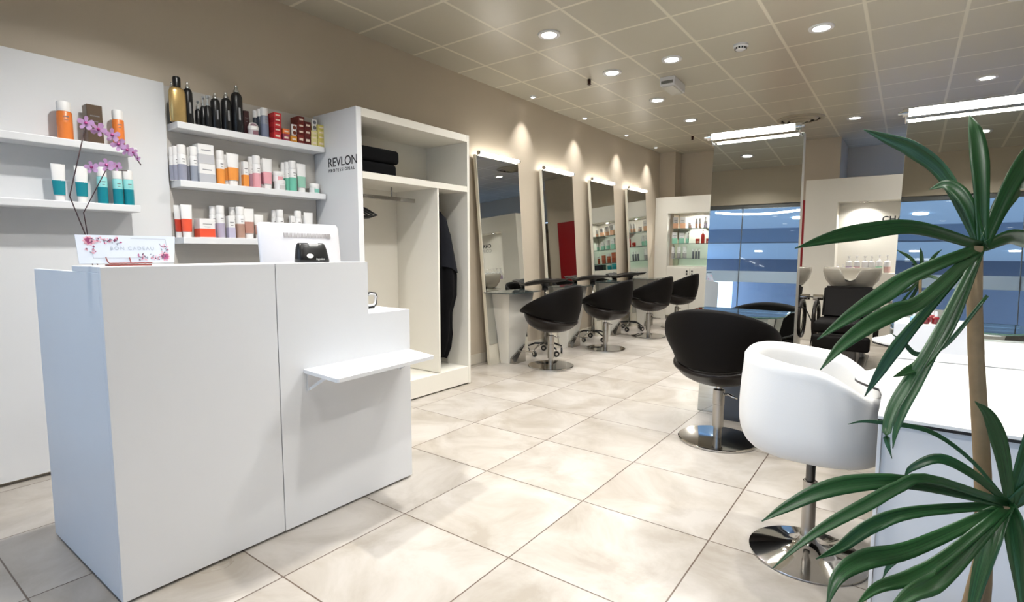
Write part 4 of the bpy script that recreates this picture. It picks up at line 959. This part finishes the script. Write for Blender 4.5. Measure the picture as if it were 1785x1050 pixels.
# ---------------------------------------------------------------- backwash units
def backwash(x, label, g='shampoo backwash units'):
    t = thing('backwash_unit', label, 'wash unit', (x, 7.0, 0), group=g)
    # bowl: a shallow basin with a neck notch towards the sitter (-y)
    b = newbm(); N = 56; R = []
    for s_, z, nz in ((.10, .755, 0), (.42, .765, 0), (.72, .815, 0), (.91, .89, .15), (1.0, .98, .6), (1.0, 1.015, .95), (.975, 1.03, 1), (.93, 1.028, 1), (.86, .985, .9), (.6, .88, .3), (.1, .86, 0)):
        ring = []
        for i in range(N):
            a = 2*PI*i/N; c = math.cos(a); sn = math.sin(a)
            xx = .285*s_*(abs(c)**.85)*(1 if c > 0 else -1); yy = .26*s_*(abs(sn)**.85)*(1 if sn > 0 else -1)
            d = 0
            if sn < 0:
                w = abs(xx)/.075
                d = .135*math.exp(-(w**4))*nz
            sh = .03*(abs(c)**2)*nz - .02*nz
            ring.append(b.verts.new((xx, yy+.20, z-d+sh*.4)))
        R.append(ring)
    for A, B in zip(R, R[1:]):
        for i in range(N): b.faces.new((A[i], A[(i+1) % N], B[(i+1) % N], B[i]))
    b.faces.new(R[0][::-1]); b.faces.new(R[-1]); obj('basin', b, CERAM, t, smooth=True)
    b = newbm(); box(b, -.17, .17, .05, .45, 0, .79, bev=.04, seg=4); obj('pedestal', b, mat('cream_plastic', (196, 192, 182), rough=.3, noise=.02), t, smooth=True, angle=.9)
    b = newbm(); hexa(b, [(-.23, -.30, .50), (.23, -.30, .50), (.23, -.22, .48), (-.23, -.22, .48)], [(-.235, -.10, .825), (.235, -.10, .825), (.235, .0, .825), (-.235, .0, .825)])
    bmesh.ops.bevel(b, geom=b.edges[:], offset=.022, segments=3, affect='EDGES'); obj('backrest', b, BLACK, t, smooth=True, angle=.9)
    b = newbm(); box(b, -.25, .25, -.78, -.24, .38, .50, bev=.035, seg=4); obj('seat', b, BLACK, t, smooth=True, angle=.9)
    b = newbm(); box(b, -.25, .25, -.83, -.74, .22, .37, bev=.03, seg=3); obj('leg_rest', b, BLACK, t, smooth=True, angle=.9)
    b = newbm(); box(b, -.20, .20, -.72, -.25, .33, .385, bev=.01); obj('seat_frame', b, mat('beige_shell', (176, 168, 156), rough=.4, noise=.03), t)
    b = newbm(); box(b, -.13, .13, -.60, .1, .02, .33, bev=.02); box(b, -.2, .2, -.65, .3, 0, .03, bev=.008); obj('base', b, DSTEEL, t)
    for s in (-1, 1):
        b = newbm(); cy = -.33; tube(b, [(s*.275, cy+.22*math.cos(2*PI*i/28), .47+.20*math.sin(2*PI*i/28)) for i in range(28)], .020, seg=10, closed=True, sy=.8); am = obj('arm_loop', b, BROWNB, t, smooth=True)
        b = newbm(); tube(b, [(s*.262, cy+.185*math.cos(2*PI*i/28), .47+.165*math.sin(2*PI*i/28)) for i in range(28)], .007, seg=8, closed=True); obj('chrome_ring', b, CHROME, am, smooth=True)
        b = newbm(); tube(b, [(s*.235, -.18, .70), (s*.33, -.18, .70)], .032, seg=18); obj('hinge_drum', b, CHROME, t, smooth=True, angle=.7)
    return t
bw = backwash(-.50, 'black and cream backwash unit with basin, middle one in the wash area')
dup(bw, (-1.19, 7.0, 0), 0, 'backwash unit half hidden by the middle mirror stand')
dup(bw, (.19, 7.0, 0), 0, 'backwash unit half hidden by the right mirror stand')
b = newbm(); tube(b, [(-.80, 6.55, .72), (-.95, 6.45, .74), (-1.05, 6.4, .66), (-.95, 6.42, .62), (-.86, 6.5, .60)], .006, seg=8); tube(b, [(-.86, 6.5, .60), (-.80, 6.7, .40), (-.84, 6.75, .012)], .006, seg=8); tag(obj('shower_hose', b, BLKPL, smooth=True), 'thin black hose looping beside the middle wash unit', 'hose')

# ---------------------------------------------------------------- white tub chair
t = thing('tub_chair', 'white leather tub chair on a chrome trumpet base beside the white desk', 'chair', (-.262, 2.34, 0), rz=0)
N = 72
def tubP(th, u, off=0):    # th=0 is the back (-x); u 0 rim .. 1 bottom
    c = math.cos(th); s = math.sin(th)
    k = max(0, min(1, (1-c)/2)); drop = k**1.3
    zr = .815-.055*min(1, drop*1.25)
    q_ = max(0, min(1, (k-.5)/.5)); zr -= .075*q_*q_*(3-2*q_)
    zb_ = .435
    f = (1-max(0, u-.45)/.55*0)*1.0
    prof = [(0, .95), (.12, .96), (.3, .985), (.5, 1.0), (.68, 1.0), (.82, .965), (.92, .89), (.97, .80), (1, .68)]
    for (u0, r0), (u1, r1) in zip(prof, prof[1:]):
        if u <= u1: f = r0+(r1-r0)*(u-u0)/(u1-u0); break
    sq = .80
    x = -.262*f*abs(c)**sq*(1 if c > 0 else -1); y = .272*f*abs(s)**sq*(1 if s > 0 else -1)
    L = math.hypot(x, y) or 1
    return Vector((x+x/L*off, y+y/L*off, zr+(zb_-zr)*u))
TH = [2*PI*i/N for i in range(N)]
rows = [[tubP(th, u, o) for th in TH] for u, o in ((.55, -.062), (.4, -.06), (.22, -.056), (.08, -.052), (.02, -.044))]
rows.append([tubP(th, 0, -.030)+Vector((0, 0, .012)) for th in TH]); rows.append([tubP(th, 0, -.012)+Vector((0, 0, .010)) for th in TH])
rows += [[tubP(th, u, 0) for th in TH] for u in (.02, .08, .16, .25, .34, .43, .52, .61, .70, .78, .85, .9, .95, .985, 1.0)]
b = newbm(); R = [[b.verts.new(p) for p in r] for r in rows]
for A, B in zip(R, R[1:]):
    for i in range(N): b.faces.new((A[i], A[(i+1) % N], B[(i+1) % N], B[i]))
b.faces.new(R[-1]); obj('tub_shell', b, WFAB, t, smooth=True)
b = newbm(); R = []
for s_, z in ((.86, .52), (.89, .56), (.85, .585), (.6, .595), (.02, .592)): R.append([b.verts.new((-.215*s_*abs(math.cos(a))**.8*(1 if math.cos(a) > 0 else -1), .222*s_*abs(math.sin(a))**.8*(1 if math.sin(a) > 0 else -1), z)) for a in TH])
for A, B in zip(R, R[1:]):
    for i in range(N): b.faces.new((A[i], A[(i+1) % N], B[(i+1) % N], B[i]))
b.faces.new(R[0]); b.faces.new(R[-1]); obj('seat_cushion', b, WFAB, t, smooth=True)
b = newbm(); tube(b, [(.262-.0, 0, .70), (.262, 0, .45)], .001, seg=4); b.free()
b = newbm(); lathe(b, [(.017, .30), (.017, .44)], seg=20); lathe(b, [(.0185, .375), (.0185, .38)], seg=20); lathe(b, [(.07, .425), (.075, .436)], seg=24); obj('piston', b, DSTEEL, t, smooth=True, angle=.7)
b = newbm(); lathe(b, [(.025, .07), (.0255, .305), (.021, .308)], seg=24); obj('column', b, STEEL, t, smooth=True, angle=.7)
b = newbm(); lathe(b, [(.205, 0), (.212, .003), (.211, .007), (.17, .016), (.11, .028), (.06, .043), (.036, .060), (.028, .082), (.001, .083)], seg=72); obj('trumpet_base', b, CHROME, t, smooth=True, angle=.9)
b = newbm(); tube(b, [(.035, .01, .425), (.05, .015, .425), (.058, .018, .405), (.060, .018, .385)], .004, seg=8); obj('lever', b, STEEL, t, smooth=True)

# ---------------------------------------------------------------- white manicure desks
BEDGE = mat('black_laminate_edge', (34, 32, 32), rough=.4, noise=.05)
def smoothloop(pts, n=4):
    for _ in range(n):
        q = []
        for i in range(len(pts)):
            a, c = Vector(pts[i]), Vector(pts[(i+1) % len(pts)])
            if (a-c).length < .02: q.append(tuple(a)); continue
            q += [tuple(a*.75+c*.25), tuple(a*.25+c*.75)]
        pts = q
    return pts
def desk(loc, label, ymax):
    t = thing('manicure_desk', label, 'desk', loc, group='white desks along the right side')
    lobe = [(0, 0), (0, .30), (-.012, .40), (-.060, .46), (-.095, .53), (-.085, .61), (-.055, .67), (-.015, .80), (.02, ymax-.03), (1.2, ymax), (1.2, 0)]
    body = lobe[2:8]; cur = [Vector(p) for p in body]
    for _ in range(2):
        q = [cur[0]]
        for a, c in zip(cur, cur[1:]): q += [a*.75+c*.25, a*.25+c*.75]
        q.append(cur[-1]); cur = q
    poly = lobe[:2]+[tuple(v) for v in cur]+lobe[8:]
    b = newbm(); prism(b, poly, .7415, .750); obj('desktop', b, mat('white_laminate', (236, 236, 234), rough=.3, noise=.008), t)
    b = newbm(); prism(b, poly, .733, .7412); obj('black_edge', b, BEDGE, t)
    b = newbm(); box(b, .012, 1.19, .012, .035, .004, .732, bev=.002); obj('front_panel', b, WHITE, t)
    b = newbm(); box(b, .002, .011, .004, .045, .0, .732, bev=.001); obj('edge_strip', b, WPLAS, t)
    b = newbm(); box(b, .90, 1.18, .04, ymax-.08, .004, .732); obj('drawer_unit', b, WHITE, t)
    return t
desk((-.043, 1.782, 0), 'nearest white desk with black edge under the plant leaves', 1.04)
desk((-.038, 2.83, 0), 'second white desk with black edge, behind the nearest one', .90)
# white divider box with oval cut-out on the second desk
t = thing('polish_rack', 'white box with oval side cut-out on the second desk', 'box', (.02, 3.06, .750))
b = newbm(); poly = []
w, h = .30, .125
box(b, -.055, -.047, 0, .045, 0, h); box(b, -.055, -.047, .22, w, 0, h); box(b, -.055, -.047, .045, .22, .105, h); box(b, -.055, -.047, .045, .22, 0, .012)
box(b, -.047, .24, 0, .008, 0, h); box(b, -.047, .24, w-.008, w, 0, h); box(b, -.047, .24, .008, w-.008, h-.008, h); obj('shell', b, WPLAS, t)
for k, (dx, dy) in enumerate(((.02, .06), (.06, .05), (.10, .07), (.14, .05), (.04, .14), (.09, .15), (.14, .14))):
    b = newbm(); M = Matrix.Translation((.02+dx, 3.06+dy, .877)); lathe(b, [(.016, 0), (.017, .006), (.017, .025), (.007, .032)], seg=14, M=M)
    o = obj('nail_polish', b, mat('dark_red_polish', (110, 20, 26), rough=.12, noise=.05) if k % 3 else mat('blue_polish', (150, 190, 220), rough=.12, noise=.02), smooth=True, angle=.8)
    b = newbm(); lathe(b, [(.006, .032), (.005, .055)], seg=10, M=M); obj('cap', b, PW, o, smooth=True, angle=.8)
    tag(o, 'small nail polish bottle on the white box of the second desk', 'nail polish', 'nail polishes on the white box')

# ---------------------------------------------------------------- the plant in the foreground
lm = bpy.data.materials.new('strap_leaf'); lm.use_nodes = True; nt = lm.node_tree; bs = nt.nodes['Principled BSDF']
tc = nt.nodes.new('ShaderNodeTexCoord'); sp = nt.nodes.new('ShaderNodeSeparateXYZ'); nt.links.new(tc.outputs['UV'], sp.inputs[0])
wv = nt.nodes.new('ShaderNodeTexNoise'); mp = nt.nodes.new('ShaderNodeMapping'); mp.inputs['Scale'].default_value = (26, 1.2, 1); nt.links.new(tc.outputs['UV'], mp.inputs[0]); nt.links.new(mp.outputs[0], wv.inputs['Vector']); wv.inputs['Scale'].default_value = 1.5; wv.inputs['Detail'].default_value = 4
cr = nt.nodes.new('ShaderNodeValToRGB'); cr.color_ramp.elements[0].position = .35; cr.color_ramp.elements[0].color = (*lin((14, 44, 20)), 1); cr.color_ramp.elements[1].position = .68; cr.color_ramp.elements[1].color = (*lin((44, 92, 46)), 1)
nt.links.new(wv.outputs['Fac'], cr.inputs[0]); nt.links.new(cr.outputs[0], bs.inputs['Base Color']); bs.inputs['Roughness'].default_value = .38
LEAF = lm
KX, KY = .135, 1.42
t = thing('potted_dragon_plant', 'tall potted plant with long dark green strap leaves at the right edge', 'plant', (KX, KY, 0))
b = newbm(); lathe(b, [(.13, 0), (.145, .01), (.175, .30), (.18, .32), (.165, .32), (.155, .27), (.001, .27)], seg=40); obj('pot', b, mat('grey_pot', (150, 150, 152), rough=.5, noise=.04), t, smooth=True, angle=.7)
b = newbm(); lathe(b, [(.155, .272), (.08, .28), (.001, .283)], seg=24, cap=False); obj('soil', b, mat('dark_soil', (52, 40, 32), rough=.95, noise=.3, nscale=60, bump=.8), t)
def W2L(p): return Vector(p)-Vector((KX, KY, 0))
CA = atD(1712, 430, 1.12); CB = atD(1760, 880, 1.05)
BARK = mat('cane_bark', (132, 112, 84), rough=.85, noise=.2, nscale=40, bump=.6, bscale=60)
for c, foot in ((CA, (KX+.03, KY+.03, .27)), (CB, (KX-.05, KY-.03, .27))):
    f = Vector(foot); b = newbm(); pts = [f.lerp(c, u)+Vector((.012*math.sin(u*5), .01*math.cos(u*4), 0)) for u in [i/8 for i in range(9)]]
    tube(b, [W2L(p) for p in pts], [.017-.004*u/8 for u in range(9)], seg=12); obj('cane', b, BARK, t, smooth=True)
def leaf(ctrl, wmax, fold=.35, tipdir=None, wbase=.55, roll=0):
    """a strap leaf along world control points (tip first), folded along its midrib"""
    P = [Vector(p) for p in ctrl][::-1]
    # catmull-rom
    n = 22; pts = []
    Q = [P[0]*2-P[1]]+P+[P[-1]*2-P[-2]]; m = len(P)-1
    for i in range(n+1):
        s = i/n*m; k = min(int(s), m-1); u = s-k; a, b_, c, d = Q[k], Q[k+1], Q[k+2], Q[k+3]
        pts.append(.5*((2*b_)+(c-a)*u+(2*a-5*b_+4*c-d)*u*u+(3*b_-a-3*c+d)*u**3))
    bm = newbm(); uv = bm.loops.layers.uv.new('UVMap'); R = []
    cam_ = Vector((0, 0, EYE))
    for i, p in enumerate(pts):
        tg = (pts[min(i+1, n)]-pts[max(i-1, 0)]).normalized()
        side = tg.cross((p-cam_).normalized())
        if side.length < .1: side = Vector((1, 0, 0))
        side.normalize(); side = side if side.z >= 0 else -side; nrm = side.cross(tg).normalized()
        nrm = nrm if nrm.dot(p-cam_) < 0 else -nrm
        Rm = Matrix.Rotation(roll, 3, tg); side = Rm @ side; nrm = Rm @ nrm
        u = i/n; w = wmax*.5*(wbase+(1-wbase)*min(1, u/.45))*(1-max(0, (u-.45)/.55)**1.7)
        w = max(w, .0006)
        R.append([bm.verts.new(p+side*w*s+nrm*abs(s)*w*fold-nrm*(1-abs(s))*.0) for s in (-1, -.5, 0, .5, 1)])
    for i, (A, B) in enumerate(zip(R, R[1:])):
        for k in range(4):
            f = bm.faces.new((A[k], A[k+1], B[k+1], B[k]))
            for lp, (uu, vv) in zip(f.loops, ((k/4, i/n), ((k+1)/4, i/n), ((k+1)/4, (i+1)/n), (k/4, (i+1)/n))): lp[uv].uv = (uu, vv)
    me = bpy.data.meshes.new('leaf'); bmesh.ops.transform(bm, matrix=Matrix.Translation((-KX, -KY, 0)), verts=bm.verts[:]); bm.to_mesh(me); bm.free(); me.materials.append(LEAF)
    for p in me.polygons: p.use_smooth = True
    o = bpy.data.objects.new('leaf', me); C.objects.link(o); o.parent = t
    s = o.modifiers.new('thickness', 'SOLIDIFY'); s.thickness = .0011
    return o
D = atD
def L(pts, c, dt, dc, w, roll=0, fold=.3, wbase=.55):
    """pts in photo pixels from the tip; depths run from dt at the tip to dc at the crown"""
    n = len(pts); ctrl = [D(x, y, dt+(dc-dt)*i/n) for i, (x, y) in enumerate(pts)]+[c]
    leaf(ctrl, w*.88, fold, roll=(roll-.8)*.8, wbase=wbase)
S = 1/930
L([(1505, 226), (1548, 242), (1595, 262), (1650, 310)], CA, 1.30, 1.15, .040, roll=.5)
L([(1386, 433), (1440, 417), (1500, 405), (1595, 397)], CA, 1.02, 1.08, .038, roll=-.1+PI/3.2)
L([(1425, 592), (1480, 553), (1540, 514), (1595, 478)], CA, 1.00, 1.08, .040, roll=.9)
L([(1430, 645), (1465, 605), (1510, 570), (1560, 543), (1610, 522)], CA, .95, 1.06, .038, roll=.8)
L([(1507, 692), (1530, 655), (1560, 610), (1600, 560)], CA, 1.15, 1.12, .028, roll=.8)
L([(1478, 484-1), (1500, 478), (1540, 470)][:0] or [(1553, 581), (1575, 597), (1600, 618), (1650, 600)], CB.lerp(CA, .8), 1.15, 1.1, .012, roll=.6)
L([(1558, 657), (1580, 648), (1610, 630), (1660, 560)], CA, 1.0, 1.08, .026, roll=.9)
L([(1555, 800), (1546, 760), (1556, 715), (1585, 665), (1630, 590)], CA, .98, 1.05, .026, roll=1.2)
L([(1556, 782), (1562, 750), (1580, 705), (1604, 660), (1650, 570)], CA, 1.05, 1.08, .022, roll=1.2)
L([(1478, 740), (1505, 735), (1545, 738), (1620, 752), (1690, 800)], CB, 1.15, 1.08, .011, roll=.6)
L([(1328, 909), (1370, 885), (1430, 857), (1500, 842), (1595, 843)], CB, .95, 1.0, .036, roll=.9)
L([(1347, 991), (1400, 945), (1450, 912), (1510, 880), (1565, 850), (1620, 835)], CB, .90, 1.0, .026, roll=.9)
L([(1422, 975), (1465, 955), (1520, 917), (1595, 893)], CB, 1.0, 1.02, .030, roll=.9)
L([(1440, 1060), (1462, 1005), (1510, 975), (1595, 955)], CB, .90, 1.0, .038, roll=.8)
L([(1490, 1058), (1530, 1025), (1590, 1006), (1650, 970)], CB, .85, .98, .028, roll=.8)
L([(1538, 1010), (1552, 985), (1585, 960), (1640, 930)], CB, 1.05, 1.03, .016, roll=.9)
L([(1545, 1070), (1590, 1035), (1650, 1000)], CB, .82, .98, .034, roll=.8)
L([(1576, 832), (1592, 815), (1640, 800), (1700, 830)], CB, 1.05, 1.03, .022, roll=.9)
# leaves that stay right of the photo's band
for px, py, w in ((1850, 220, .038), (1690, 200, .036), (1800, 330, .04), (1880, 500, .04), (1620, 330, .03)):
    q = D(px, py, 1.2); leaf([q, q.lerp(CA, .35)+Vector((0, 0, .05)), q.lerp(CA, .7)+Vector((0, 0, .05)), CA], w, .3, roll=.5)
for px, py, w in ((1860, 660, .036), (1790, 1120, .04), (1900, 900, .04), (1700, 700, .03), (1680, 1120, .036)):
    q = D(px, py, 1.0); leaf([q, q.lerp(CB, .35)+Vector((0, 0, .04)), q.lerp(CB, .7)+Vector((0, 0, .04)), CB], w, .3, roll=.5)
